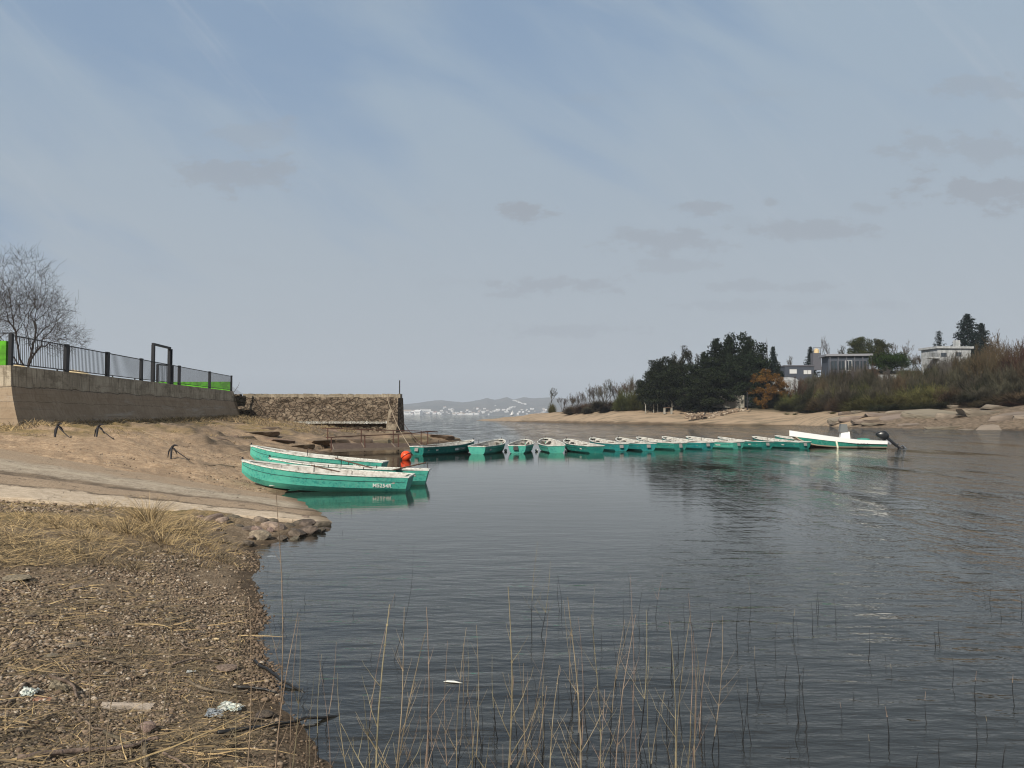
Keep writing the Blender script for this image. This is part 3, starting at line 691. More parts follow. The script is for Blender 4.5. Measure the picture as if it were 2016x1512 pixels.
def build_fence():
    root = empty('metal_railing', tuple(fence_at(129)))
    L = lambda p: Vector(p)-root.location
    pts = [fence_at(p) for p in (19, 129, 210, 277, 352, 412, 455)]
    H = 1.2
    for i, p in enumerate(pts):
        b = MB(); w = .19 if i not in (0, 6) else .11
        d = (Q2-Q1).normalized(); R = Matrix.Rotation(math.atan2(d.y, d.x), 3, 'Z')
        b.box(L(p)+Vector((0, 0, H/2+.01)), (w*1.5, .12, H+.04), R); b.build('post', M['fence'], root)
    for a, c in zip(pts[:-1], pts[1:]):
        if abs(a.y-pts[3].y) < .1: pass
        b = MB(); d = (c-a).normalized(); n = int((c-a).length/.135)
        b.bar(L(a)+Vector((0,0,H-.03)), L(c)+Vector((0,0,H-.03)), .04, .04); b.bar(L(a)+Vector((0,0,.10)), L(c)+Vector((0,0,.10)), .04, .035)
        for k in range(1, n):
            q = L(a.lerp(c, k/n)); b.box(q+Vector((0,0,(H+.07)/2)), (.016, .016, H-.13))
        b.build('railing_panel', M['fence'], root)
    tag(root, 'black metal railing along the top of the concrete retaining wall', 'railing')
    # rear railing of the terrace, seen through the first
    r2 = empty('metal_railing', (-24.5, 40, WT)); b = MB()
    a, c = Vector((-25.6, 30, 0)), Vector((-28.2, 60, 0))
    for k in range(9):
        q = a.lerp(c, k/8); b.box(q-Vector((-24.5, 40, -.42)), (.07, .07, .84))
    b.build('post', M['fence'], r2); b = MB()
    for z in (.5, .82): b.bar(a-Vector((-24.5,40,-z)), c-Vector((-24.5,40,-z)), .03)
    b.build('rail', M['fence'], r2); tag(r2, 'thin low black rail across the terrace behind the main railing', 'railing')
    # gate frame
    g0, g1 = fence_at(300, .3), fence_at(332, .3); r = empty('gate_frame', tuple(g0)); q = g1-g0
    for p in (Vector(), q):
        b = MB(); b.bar(p, p+Vector((0,0,2.15)), .16, .16); b.build('post', M['fence'], r)
    b = MB(); b.bar(Vector((0,-.07,2.21)), q+Vector((0,.07,2.21)), .14, .12); b.build('lintel', M['fence'], r)
    tag(r, 'tall black square gate frame standing open above the railing', 'gate frame')
    r = empty('metal_pole', tuple(fence_at(336.5, .2))); b = MB(); b.tube([(0,0,0),(0,0,2.15)], .05, 8); b.build('shaft', M['fence'], r)
    tag(r, 'thin black pole right beside the tall square gate frame', 'pole')
    r = empty('metal_gate', tuple(fence_at(309, 1.2))); b = MB(); e = Vector((.35, 1.3, 0)); r.location.z = WT-.02
    for p in (Vector(), e): b.bar(p, p+Vector((0,0,1.25)), .10)
    b.bar(Vector((0,0,1.25)), e+Vector((0,0,1.25)), .08); b.build('frame', M['fence'], r)
    b = MB()
    for k in range(1, 12): b.bar(e*(k/12)+Vector((0,0,.1)), e*(k/12)+Vector((0,0,1.2)), .018)
    b.build('bars', M['fence'], r); tag(r, 'small barred black gate inside the tall square frame', 'gate')
build_fence()
# green parapets
def greenwall(p, q, h, label, th=.2):
    root = empty('green_parapet', tuple(p)); b = MB(); q = Vector(q)-Vector(p)
    n = max(2, int(q.length/.4)); nz = max(2, int(h/.2))
    for j in range(nz):
        for i in range(n):
            a = q*((i+.01)/n); c = q*((i+.99)/n); z0 = h*(j+.02)/nz; z1 = h*(j+.98)/nz
            b.bar(a+Vector((0,0,(z0+z1)/2)), c+Vector((0,0,(z0+z1)/2)), th, z1-z0)
    b.bar(Vector((0,0,h/2)), q+Vector((0,0,h/2)), th*.93, h*.98)
    b.build('blockwork', M['green'], root); tag(root, label, 'parapet'); return root
greenwall((-30.5, 61.2, 3.9), (-22.4, 60.6, 3.9), .86, 'long low bright green parapet behind the far end of the railing')
gp = Vector((-20.6, 28.75, 3.98)); greenwall((-24, 28.2, 3.98), tuple(PD(13, 718, 28.95).xy)+(3.98,), .97, 'bright green blockwork pier at the left edge on top of the wall')
r = empty('guard_rail', (-20.4, 28.9, 4.95)); b = MB()
for k in range(5): b.bar((-1.2+k*.42, .02, 0), (-1.2+k*.42, .02, .3), .03)
b.bar((-1.4, .02, .3), (1.45, .05, .3), .04); b.build('rail', M['fence'], r); tag(r, 'short black guard rail on top of the green pier', 'railing')
for px, py, Y, sx, lab in ((30, 716, 33, .55, 'pale sand coloured mound beside the bare tree trunk'), (143, 734, 39, .75, 'pale sand coloured mound behind the second railing bay')):
    p = PD(px, py, Y); root = empty('sand_heap', (p.x, p.y, 3.93)); b = MB(); n = 18
    vs = [(0, 0, .55)]; fs = []
    for j, (rr_, zz_) in enumerate(((.4, .48), (.8, .28), (1.15, .0))):
        for k in range(n):
            t = 2*math.pi*k/n; q = 1+.12*math.sin(3*t+j); vs.append((rr_*q*math.cos(t)*sx*1.3, rr_*q*math.sin(t)*sx*1.3, zz_*1.25*sx))
    fs = [(0, 1+k, 1+(k+1) % n) for k in range(n)]+[(1+j*n+k, 1+(j+1)*n+k, 1+(j+1)*n+(k+1) % n, 1+j*n+(k+1) % n) for j in range(2) for k in range(n)]
    vs[0] = (0, 0, .55*1.25*sx)
    b.add(vs, fs); b.build('mound', M['beige'], root, smooth=True); tag(root, lab, 'sand heap')

# ------------------------------------------------------------------ stone jetty
def build_jetty():
    root = empty('stone_jetty', (0, 0, 0)); YJ = 62.0
    xa, xb = -23.4, -9.35; nx, nz = 170, 42
    zt = 3.55
    xs = np.linspace(xa, xb, nx); zs = np.linspace(.1, zt, nz); X, Z = np.meshgrid(xs, zs)
    Yf = YJ-(zt-Z)*.10+fbm(X*1.4, Z*2.4, 21, 4, .6)*.22-.05
    leftrag = 0
    i = np.arange(nz-1)[:, None]*nx+np.arange(nx-1)[None]; F_ = np.stack([i, i+1, i+nx+1, i+nx], -1).reshape(-1, 4)
    npmesh('stone_face', np.stack([X.ravel(), Yf.ravel(), Z.ravel()], 1), F_, M['stone'], root, smooth=False)
    b = MB(); b.box(((xa+xb)/2, YJ+.85, zt/2-.1), (xb-xa, 1.1, zt+.1)); b.build('core', M['stone'], root)
    b = MB(); n = 60                                            # coping: pale, broken edge
    for k in range(n):
        x0 = -21.9+(xb+.25+21.9)*k/n; x1 = -21.9+(xb+.25+21.9)*(k+1)/n; r_ = random.Random(k)
        b.box(((x0+x1)/2, YJ+.60, zt+.09+r_.uniform(-.01, .01)), (x1-x0+.0, 1.2, .34+r_.uniform(-.07, .07)))
    b.build('coping', M['coping'], root)
    b = MB()
    for k in range(22): b.box((-23.2+k*.13, YJ+.5+random.uniform(-.2, .2), zt+random.uniform(-.1, .12)), (.25, .6, .3), Matrix.Rotation(random.uniform(-.5, .5), 3, 'Y'))
    b.build('rubble_edge', M['stone'], root)
    # pier at the head
    b = MB(); b.add([(-9.5,61.6,3.5),(-9.2,61.55,3.5),(-8.95,62.6,3.5),(-9.3,62.9,3.5),(-10.2,60.9,.0),(-9.15,60.8,.0),(-8.8,62.8,.0),(-9.3,63,.0)], [(0,1,2,3),(4,5,1,0),(5,6,2,1),(6,7,3,2)])
    b.build('end_pier', M['stone'], root)
    b = MB(); x0 = PD(761, 845, 61).x; x1 = PD(782, 845, 61).x
    b.add([(x0+.05,61.7,2.55),(x1,61.7,2.6),(x0-.1,60.6,.3),(x1-.1,60.6,.3),(x0+.05,62.2,2.55),(x1,62.2,2.6),(x0-.1,62.2,.3),(x1-.1,62.2,.3)], [(0,2,3,1),(4,0,1,5),(0,4,6,2),(1,3,7,5)])
    b.build('buttress', M['butt'], root)
    b = MB(); w = MB()
    for k in range(60):
        px0 = 571+k*192/60; a = PD(px0, 830, 61.4); r_ = random.Random(k+9)
        b.box((a.x+.05, 61.55, 1.50), (.16, .5, .16+r_.uniform(-.05, .05)))
        w.box((a.x+.05, 61.42, 1.72), (.14, .3, .05))
    lw = mat('lime_crust', (.50,.50,.47), .9, col2=(.24,.22,.18), scale=6, thr=(.35,.6)); b.build('ledge', lw, root)
    tag(root, 'rough rubble stone jetty with pale concrete coping reaching into the lake', 'jetty')
    p = PD(786.5, 778, 62.4); r = empty('metal_pole', (p.x, p.y, 3.5)); b = MB(); b.tube([(0,0,0),(0,0,1.45)], .045, 8); b.build('shaft', M['dark'], r)
    tag(r, 'single dark upright pole at the head of the stone jetty', 'pole')
build_jetty()

# ------------------------------------------------------------------ ropes
def rope(pts, r, label, sag=0, m='rope', grp=None):
    P_ = [Vector(p) for p in pts]; b = MB(); out = []
    for a, c in zip(P_[:-1], P_[1:]):
        for k in range(8):
            t = k/8; q = a.lerp(c, t); q.z -= sag*4*t*(1-t); out.append(q)
    out.append(P_[-1]); o0 = out[0].copy(); b.tube([q-o0 for q in out], r, 5)
    o = b.build('rope', M[m]); o.location = o0; tag(o, label, 'rope', grp); return o
rope([PD(762, 784, 61.2), PD(812, 886, 42)], .025, 'long rope slanting from the jetty coping to the leftmost moored boat', .4)
rope([PD(795, 834, 61), PD(848, 880, 44)], .02, 'thin rope from the jetty head down towards the leftmost moored boat', .3, 'rust')
def ground_rope(pix, label, r=.012, lastz=None):
    pts = []
    for i, (px, py, zz) in enumerate(pix):
        p = P(px, py, zz)
        for _ in range(6): p = P(px, py, gz(p.x, p.y)+.03)
        pts.append(p)
    if lastz: pts[-1] = lastz
    out = []
    for a, c in zip(pts[:-1], pts[1:]):
        for k in range(6):
            q = a.lerp(c, k/6); q.z = max(q.z, gz(q.x, q.y)+.025) if lastz is None or k < 5 else q.z; out.append(q)
    out.append(pts[-1]); b = MB(); o0 = out[0].copy(); b.tube([q-o0 for q in out], r, 5)
    o = b.build('rope', M['rope']); o.location = o0; tag(o, label, 'rope'); return o

# ------------------------------------------------------------------ rowing boat
BL = 4.8
def interp(t, tab):
    return float(np.interp(t, [a for a, _ in tab], [b for _, b in tab]))
def smoothtab(tab):
    ts = np.linspace(0, 1, 101); v = np.interp(ts, [a for a, _ in tab], [b for _, b in tab])
    k = np.ones(9)/9; vp = np.pad(v, 4, mode='reflect', reflect_type='odd'); return ts, np.convolve(vp, k, 'valid')
WTB = smoothtab([(0,.50),(.2,.64),(.45,.73),(.66,.68),(.8,.54),(.9,.37),(.96,.20),(1,.035)])
STB = smoothtab([(0,.43),(.3,.43),(.55,.45),(.8,.525),(1,.64)])
KTB = smoothtab([(0,-.05),(.3,-.10),(.6,-.11),(.8,-.08),(.9,.0),(.96,.10),(1,.30)])
def bw(t, T): return float(np.interp(t, T[0], T[1]))
def section(t, inset=0., kin=0.):
    w, s_, k = max(.02, bw(t, WTB)-inset), bw(t, STB), bw(t, KTB)+kin
    hgt = s_-k
    full = 1-.45*sst(np.array(t), .72, 1.0)
    a = [(0, k), (w*.62*full, k+.03*hgt/.5), (w*(.84-.2*(1-full)), k+.17*hgt/.5), (w*(.93-.08*(1-full)), s_-.145*hgt/.5), (w*(.935-.08*(1-full)), s_-.135*hgt/.5), (w, s_)]
    return [(float(y), float(z)) for y, z in a]
def bx(t, z=None):   # x of a station, raked transom and curved stem
    x = -BL/2+BL*t
    return x
def build_boat_parts(root, wear='', clutter=0, plate=True, seed=0):
    ts = list(np.linspace(0, .9, 16))+[.93, .955, .975, .99, 1.0]; rnd = random.Random(seed)
    b = MB(); vs = []; n = 11
    for t in ts:
        sc_ = section(t); row = [(-y, z) for y, z in sc_[::-1]]+sc_[1:]
        for y, z in row: vs.append((bx(t)+(-.10*(1-t)**8*(z/.43))*1.0, y, z))
    fs = [(i*n+j, (i+1)*n+j, (i+1)*n+j+1, i*n+j+1) for i in range(len(ts)-1) for j in range(n-1)]
    fs.append(tuple(range(n)))
    e = (len(ts)-1)*n; fs.append(tuple(e+j for j in range(n-1, -1, -1)))
    b.add(vs, fs); hull = b.build('hull', M['teal'], root)
    # strake line
    b = MB()
    for sgn in (-1, 1):
        pts = []
        for t in ts[:-1]:
            y, z = section(t)[3]; pts.append((bx(t), sgn*(y+.006), z+.005))
        b.tube(pts, .009, 4)
    b.build('strake', M['tealdark'], root)
    # interior
    b = MB(); vs = []
    for t in ts[:-1]:
        tt = max(t, .012); sc_ = section(tt, .03, .05); row = [(-y, z) for y, z in sc_[::-1]]+sc_[1:]
        for y, z in row: vs.append((bx(tt)+.02, y*.985, z-.002))
    fs = [(i*n+j+1, (i+1)*n+j+1, (i+1)*n+j, i*n+j) for i in range(len(ts)-2) for j in range(n-1)]
    fs.append(tuple(range(n-1, -1, -1)))
    b.add(vs, fs)
    for k in range(8):    # ribs
        t = .1+k*.1; sc_ = section(t, .04, .06)
        for sgn in (-1, 1): b.tube([(bx(t), sgn*y, z-.01) for y, z in sc_[1:]], .013, 4)
    for k in range(5): b.box((-.2, -.32+.16*k, bw(.45, KTB)+.115), (3.3, .12, .02))
    b.build('interior', M['inner'], root)
    # gunwale
    b = MB(); path = [(bx(t), bw(t, WTB)-.012, bw(t, STB)+.012) for t in ts]+[(bx(t), -(bw(t, WTB)-.012), bw(t, STB)+.012) for t in ts[::-1]]
    path = [(path[0][0]-.09, path[0][1], path[0][2])]+path[1:-1]+[(path[-1][0]-.09, path[-1][1], path[-1][2])]
    pr = [(-.034, -.018), (.034, -.018), (.034, .018), (-.034, .018)]; vs = []; N = len(path)
    cx_ = [Vector(p) for p in path]
    for i in range(N):
        a, c = cx_[(i-1) % N], cx_[(i+1) % N]; d = (c-a); d.z = 0; d.normalize(); nr = Vector((d.y, -d.x, 0))
        if i in (0, N-1): nr = (nr).normalized()
        for u, v in pr: vs.append(cx_[i]+nr*u+Vector((0, 0, v)))
    fs = [(i*4+k, i*4+(k+1) % 4, ((i+1) % N)*4+(k+1) % 4, ((i+1) % N)*4+k) for i in range(N) for k in range(4)]
    b.add(vs, fs); b.box((bx(.975)-.02, 0, bw(.97, STB)-.005), (.22, .26, .03))
    b.build('gunwale', M['white'], root)
    for t, wd in ((.10, .42), (.38, .24), (.64, .24)):
        b = MB(); y, z = section(t)[3]; hw = y-.02
        b.box((bx(t), 0, z-.005+(.0 if wd < .4 else -.02)), (wd, 2*hw, .03)); b.build('seat', M['inner'], root)
    b = MB(); t = .90; b.box((bx(t), 0, bw(t, STB)-.09), (.34, .50, .03), None); b.build('foredeck', M['inner'], root)
    b = MB(); b.tube([(bx(1)-.06, 0, .45), (bx(1)+.005, 0, bw(1, STB)+.10)], .022, 6); b.tube([(bx(1)+.01, .05, .66), (bx(1)+.05, .0, .68), (bx(1)+.01, -.05, .66)], .010, 5)
    b.build('stem_post', M['dark'], root)
    for t in (.30, .52):
        for sgn in (-1, 1):
            b = MB(); p = Vector((bx(t), sgn*(bw(t, WTB)-.01), bw(t, STB)+.02)); hgt = .10 if (t, sgn) != (.52, 1) else .22
            b.tube([p, p+Vector((0, 0, hgt))], .013, 5); b.build('rowlock', M['dark'], root)
    return hull
M['tealdark'] = mat('dark_teal_groove', (.010,.075,.065), .7)
def text_mesh(s_, size, m, parent, loc, rot, name='registration_number', ext=.004, shear=0):
    cu = bpy.data.curves.new(name, 'FONT'); cu.body = s_; cu.size = size; cu.extrude = ext; cu.offset = size*.010; cu.shear = shear; cu.align_x = 'CENTER'
    o = bpy.data.objects.new(name+'_curve', cu); COL.objects.link(o)
    dg = bpy.context.evaluated_depsgraph_get(); me = bpy.data.meshes.new_from_object(o.evaluated_get(dg))
    bpy.data.objects.remove(o); bpy.data.curves.remove(cu)
    me.materials.clear(); me.materials.append(m)
    t = bpy.data.objects.new(name, me); COL.objects.link(t); t.parent = parent; t.location = loc; t.rotation_euler = rot
    return t
def side_text(root, s_, size, xc, side, z, m=None):
    """side=+1 port (+y) / -1 starboard, stands on the upper strake below the groove"""
    t = (xc+BL/2)/BL; pts = section(t); y2, z2 = pts[2]; y3, z3 = pts[3]
    k = (z-z2)/(z3-z2); y = y2+(y3-y2)*k+.012; tilt = math.atan2(y3-y2, z3-z2)
    dyaw = math.atan2(section(t+.05)[3][0]-section(t-.05)[3][0], .1*BL)
    if side < 0: rot = (math.pi/2+tilt, 0, -dyaw)
    else: rot = (math.pi/2+tilt, 0, math.pi+dyaw)
    return text_mesh(s_, size, m or M['letter'], root, (xc, side*y, z-.02), rot)
def transom_plate(root, w=.2, h=.17, y=0, m='plate', lettering=None):
    b = MB(); b.box((-BL/2-.115, y, .29), (.012, w, h), Matrix.Rotation(.22, 3, 'Y')); o = b.build('number_plate', M[m], root)
    return o

# paint tones
T_BRIGHT = (.085, .41, .315, 1); T_MID = (.035, .28, .225, 1); T_DEEP = (.018, .205, .17, 1); T_BLUE = (.022, .26, .25, 1)
proto = empty('rowing_boat'); build_boat_parts(proto)
def place_boat(o, stern, bow_xy, roll=0, bowz=0., sternz=0., tone=T_MID):
    """stern/bow xy of the two ends; z lifts of the ends"""
    s_, w = Vector((*stern, sternz)), Vector((*bow_xy, bowz)); mid = (s_+w)/2
    d = w-s_; yaw = math.atan2(d.y, d.x); pit = math.atan2(d.z, math.hypot(d.x, d.y))
    o.location = mid; o.rotation_euler = (roll, -pit, yaw)
    for c in o.children:
        if c.name.startswith('hull'): c.color = tone
def solve_bow(stern, bpx):
    u = (bpx-1008)/F; sx, sy = stern   # bow at (u*Y, Y), distance BL, the farther root
    A = u*u+1; B = -2*(u*sx+sy); C = sx*sx+sy*sy-(BL*.97)**2
    D = max(0, B*B-4*A*C); Y = (-B+math.sqrt(D))/(2*A); return (u*Y, Y)
first = True
def new_boat():
    global first
    if first: first = False; return proto
    return copy_thing(proto)
# moored row: (transom centre px, waterline py, bow px, tone, look)
row = [(824,896.0,931,T_DEEP), (940,894.5,986,T_BRIGHT), (1019,892.7,1034,T_BRIGHT), (1095,891.7,1074,T_BRIGHT), (1172,892.5,1116,T_DEEP), (1221.5,888.3,1166,T_BLUE),
       (1275,888.3,1218,T_BLUE), (1337,886.3,1256,T_MID), (1391,885.0,1306,T_BLUE), (1451,884.0,1353,T_BRIGHT), (1508,883.5,1415,T_DEEP), (1582,883.5,1483,T_DEEP), (1646,881.5,1527,T_MID)]
looks = ['green rowing boat lying side-on beside the orange buoy, leftmost of the moored row',
 'pale green rowing boat with speckled flat stern, second from left in the moored row',
 'rowing boat with a black square on its pale green stern, third in row',
 'rowing boat with green gunwale and cluttered inside, fourth from left in the row',
 'dark green rowing boat turned bow left, fifth from left in the moored row',
 'moored rowing boat with grey plate on blue-green stern, sixth from left',
 'moored rowing boat with bright blue-green stern plate, seventh from left in the row',
 'moored green rowing boat with tall grey plate, eighth from left in the row',
 'moored blue-green rowing boat, ninth from left in the row, oar poking over its edge',
 'moored rowing boat with light mint stern and lettered side, tenth from left in the row',
 'dark green rowing boat just right of the mint-sterned one in the moored row',
 'dark green boat lying side-on, second from right among the moored rowing boats',
 'mid green rowing boat touching the motorboat, last rowing boat on the right of the row']
boats = []
for i, (px, py, bpx, tone) in enumerate(row):
    p = P(px, py, 0); st = (p.x, p.y)
    bow = solve_bow(st, bpx)
    o = new_boat(); jr = random.Random(i+5); place_boat(o, st, bow, math.radians(jr.uniform(-2.2, 2.2)), jr.uniform(-.03, .05), jr.uniform(-.03, .02), tone); boats.append(o)
    tag(o, looks[i], 'rowing boat', 'green rowing boats moored in a row')
# beached boats
bf, bm, br = new_boat(), new_boat(), new_boat()
place_boat(bf, (-3.02, 21.75), (-7.72, 21.95), math.radians(-1), .19, -.02, T_BRIGHT)
place_boat(bm, (-2.72, 23.75), (-7.45, 23.5), math.radians(2), .16, 0, T_BRIGHT)
place_boat(br, (-4.62, 27.0), (-9.35, 27.3), math.radians(1), .40, .05, T_BRIGHT)
GB = 'rowing boats drawn up on the shore'
tag(bf, 'weathered green rowing boat nearest the camera, marked M5254R', 'rowing boat', GB)
tag(bm, 'middle one of the beached boats, oars laid across its white gunwale', 'rowing boat', GB)
tag(br, 'green rowing boat farthest up the bank, behind the two other beached boats', 'rowing boat', GB)
# lettering (bow towards -x: port side faces the camera)
side_text(bf, 'M5254R', .155, -1.78, 1, .15); side_text(br, 'M5248A', .14, -1.75, 1, .24)
side_text(boats[0], 'M4', .12, -1.5, -1, .22)
side_text(boats[0], 'COSMO', .16, .55, -1, .22, M['letter'])
b = MB(); t_ = .5; b.box((.05, -.665, .24), (.30, .012, .13)); b.build('sticker', M['letter'], boats[0])
side_text(boats[1], 'M5241', .12, -1.7, -1, .22); side_text(boats[9], 'TR2508', .13, -1.3, 1, .22); side_text(boats[12], 'M5207', .13, -1.2, 1, .22)
side_text(boats[4], 'M516', .10, -1.6, 1, .24); side_text(boats[10], 'M527', .10, -1.5, 1, .22); side_text(boats[11], 'M529', .10, -1.2, 1, .22)
text_mesh('2', .16, M['letter'], bm, (-BL/2-.125, .32, .22), (math.pi/2, 0, -math.pi/2), 'painted_number')
for i in (0, 5, 6, 7, 8, 9, 10, 11, 12): transom_plate(boats[i], .24 if i != 7 else .22, .18 if i != 7 else .26, 0)
transom_plate(boats[2], .27, .21, .08, 'dark')
# oars
def oar(a, c, label, blade=True):
    a = Vector(a); c = Vector(c); d = c-a; L = d.length; r = empty('oar', tuple(a)); r.rotation_euler = d.to_track_quat('X', 'Z').to_euler()
    b = MB(); b.tube([(0,0,0),(.15,0,0),(L*.75,0,0)], [.022,.02,.024], 7); b.build('shaft', M['wood'], r)
    b = MB(); b.add([(L*.73,-.02,-.012),(L*.8,-.06,-.008),(L,-.07,-.005),(L,.07,-.005),(L*.8,.06,-.008),(L*.73,.02,-.012),(L*.73,-.02,.012),(L*.8,-.06,.01),(L,-.07,.006),(L,.07,.006),(L*.8,.06,.01),(L*.73,.02,.012)],
        [(5,4,3,2,1,0),(6,7,8,9,10,11),(0,1,7,6),(1,2,8,7),(2,3,9,8),(3,4,10,9),(4,5,11,10),(5,0,6,11)]); b.build('blade', M['wood'], r)
    tag(r, label, 'oar'); return r
oar(PD(838, 911, 23.6), PD(770, 926, 22.9), 'brown oar sticking out past the stern of the middle beached boat')
oar(PD(660, 902, 23.9), PD(735, 922, 23.2), 'brown oar leaning across the gunwale of the middle beached boat')
oar(PD(612, 916, 21.9), PD(668, 929, 21.7), 'dark oar lying inside the nearest beached boat')
oar(PD(606, 884, 27.3), PD(634, 892, 27.1), 'dark oar lying inside the farthest beached boat')
def oars_in(o, label, k=0):
    M_ = Matrix.LocRotScale(o.location, o.rotation_euler, None)
    a = M_ @ Vector((-1.7, .25-.1*k, .50)); c = M_ @ Vector((.7, .05+.2*k, .30)); return oar(a, c, label)
names = ['leftmost','second','third','fourth','fifth','sixth','seventh','eighth','ninth','tenth','eleventh','twelfth','thirteenth']
for i in (0, 1, 2, 4, 5, 6, 7, 8, 9, 10, 11): oars_in(boats[i], 'wooden oar resting inside the %s moored rowing boat from the left' % names[i], i % 2)

# orange and white buoys
def buoy(px, py, r_, m, label, name='buoy', band=True):
    p = P(px, py, 0); root = empty(name, (p.x, p.y, 0)); b = MB(); n = 24; vs = []; fs = []
    for j in range(13):
        t = math.pi*j/12
        for k in range(n): vs.append((r_*math.sin(t)*math.cos(2*math.pi*k/n), r_*math.sin(t)*math.sin(2*math.pi*k/n), r_*.72-r_*math.cos(t)))
    fs = [(j*n+k, j*n+(k+1) % n, (j+1)*n+(k+1) % n, (j+1)*n+k) for j in range(12) for k in range(n)]
    b.add(vs, fs); b.build('float', m, root, smooth=True)
    if band:
        b = MB(); ax = Vector((-.55, .2, .8)).normalized(); e1 = ax.cross(Vector((0, 1, 0))).normalized(); e2 = ax.cross(e1)
        b.tube([Vector((0, 0, r_*.72))+(e1*math.cos(t)+e2*math.sin(t))*(r_+.004) for t in np.linspace(0, 2*math.pi, 33)], .016, 5, cap=False); b.build('band', M['dark'], root)
    tag(root, label, 'buoy'); return root
buoy(799, 905.5, .25, M['orange'], 'round orange buoy with a dark band beside the leftmost moored boat')
buoy(995.5, 889, .09, M['white'], 'small white float between the second and third moored boats', band=False)
buoy(1056.5, 889, .09, M['white'], 'small white float between the third and fourth moored boats', band=False)
buoy(1114, 890, .07, M['white'], 'small pale float between the fourth and fifth moored boats', band=False)

# ------------------------------------------------------------------ motor boat
def build_motorboat():
    s_ = P(1742, 882.2, 0); root = empty('motor_boat', (s_.x, s_.y, 0)); L = 5.75
    yaw = math.radians(180-14); root.rotation_euler = (0, math.radians(-.5), yaw)
    ts = np.linspace(0, 1, 22)
    wT = smoothtab([(0,.88),(.4,.95),(.7,.80),(.88,.45),(1,.06)]); sT = smoothtab([(0,.47),(.3,.52),(.6,.72),(1,1.03)]); kT = smoothtab([(0,-.12),(.5,-.15),(.75,-.05),(.9,.25),(1,.75)])
    def sec(t):
        w, z1, k = bw(t, wT), bw(t, sT), bw(t, kT); z1 -= .13
        return [(0, k), (w*.78, min(k+.17, z1-.05)), (w*.84, min(k+.24, z1-.03)), (w*.97, z1)]
    b = MB(); vs = []; n = 7
    for t in ts:
        a = sec(t); row = [(-y, z) for y, z in a[::-1]]+a[1:]
        for y, z in row: vs.append((L*t, y, z))
    fs = [(i*n+j, (i+1)*n+j, (i+1)*n+j+1, i*n+j+1) for i in range(21) for j in range(n-1)]; mi0 = [1 if j in (1, 2, 3, 4) else 0 for i in range(21) for j in range(n-1)]
    b.add(vs, fs); b.mi = mi0; b.add(vs[:n], [tuple(range(n))]); h = b.build('hull', [M['teal'], M['cream']], root); h.color = (.02, .20, .15, 1)
    b = MB(); vs = []
    for t in ts:     # white deck moulding
        w, z = bw(t, wT), bw(t, sT); vs += [(L*t, -w*(1-.04*t), z-.19-.15*t), (L*t, -w*1.01, z), (L*t, -w*.82, z+.02), (L*t, w*.82, z+.02), (L*t, w*1.01, z), (L*t, w*(1-.04*t), z-.19-.15*t)]
    fs = [(i*6+j, (i+1)*6+j, (i+1)*6+j+1, i*6+j+1) for i in range(21) for j in (0, 1, 3, 4)]+[(i*6+2, (i+1)*6+2, (i+1)*6+3, i*6+3) for i in range(14, 21)]
    fs.append((5, 4, 3, 2, 1, 0)); b.add(vs, fs); b.build('deck', M['whitegel'], root, smooth=False)
    b = MB(); b.add([(.1,-.7,.2),(L*.64,-.72,.25),(L*.64,.72,.25),(.1,.7,.2)], [(0,1,2,3)]); b.build('cockpit_floor', M['whitegel'], root)
    b = MB(); b.add([(2.05,-.32,.25),(2.05,.32,.25),(2.75,.32,.25),(2.75,-.32,.25),(2.1,-.3,1.02),(2.1,.3,1.02),(2.62,.3,.93),(2.62,-.3,.93)], [(0,4,5,1),(1,5,6,2),(2,6,7,3),(3,7,4,0),(4,7,6,5)]); con = b.build('console', M['whitegel'], root, bevel=.02)
    b = MB(); b.bar((2.72,0,.98), (2.60,0,1.50), .02, .02); b.add([(2.70,-.33,1.0),(2.70,.33,1.0),(2.62,.31,1.52),(2.62,-.31,1.52),(2.22,-.33,1.0),(2.22,.33,1.0),(2.26,.31,1.50),(2.26,-.31,1.50)], [(0,1,2,3),(0,3,7,4),(1,5,6,2)]); b.build('windscreen', M['screen'], con)
    b = MB(); cpt = Vector((2.0, 0, .88)); b.tube([cpt+Vector((.05*math.cos(t)*0, .17*math.cos(t), .17*math.sin(t))) for t in np.linspace(0, 2*math.pi, 17)], .014, 5); b.tube([cpt, cpt+Vector((.12, 0, 0))], .02, 5); b.tube([cpt+Vector((0, -.17, 0)), cpt+Vector((0, .17, 0))], .012, 4)
    b.build('steering_wheel', M['dark'], con)
    b = MB(); b.box((1.25, 0, .52), (.55, 1.1, .16)); b.build('seat', M['seatgreen'], root, bevel=.03)
    for x in (3.05, 3.2): 
        b = MB(); b.box((x, bw(x/L, wT)*.97, bw(x/L, sT)-.06), (.05, .03, .04)); b.build('cleat', M['dark'], root)
    b = MB(); x = 3.0; y = bw(x/L, wT)*1.02; b.tube([(x+.03, y, .48), (x, y+.08, .3), (x-.05, y+.09, .02), (x-.05, y+.08, -.1)], [.04, .06, .06, .04], 10); b.build('fender', M['fend'], root)
    # "writing" on the side
    t = text_mesh('MARCARI', .17, M['dark'], root, (1.45, .995, .20), (math.pi/2+.05, 0, math.pi), 'boat_name')
    tag(root, 'white and green motorboat with centre console at the right end of the moored row', 'motorboat')
    # outboard, a part that tilts up at the stern
    ob = empty('outboard_motor', (-.22, 0, .50)); ob.parent = root; ob.rotation_euler = (0, math.radians(50), 0); ob.scale = (1.12,)*3
    # local: +z up the engine, tilted aft
    b = MB(); vs = []; prof = [(.0,.17,.13),(.08,.25,.17),(.30,.28,.19),(.48,.25,.17),(.56,.15,.10)]; n = 16
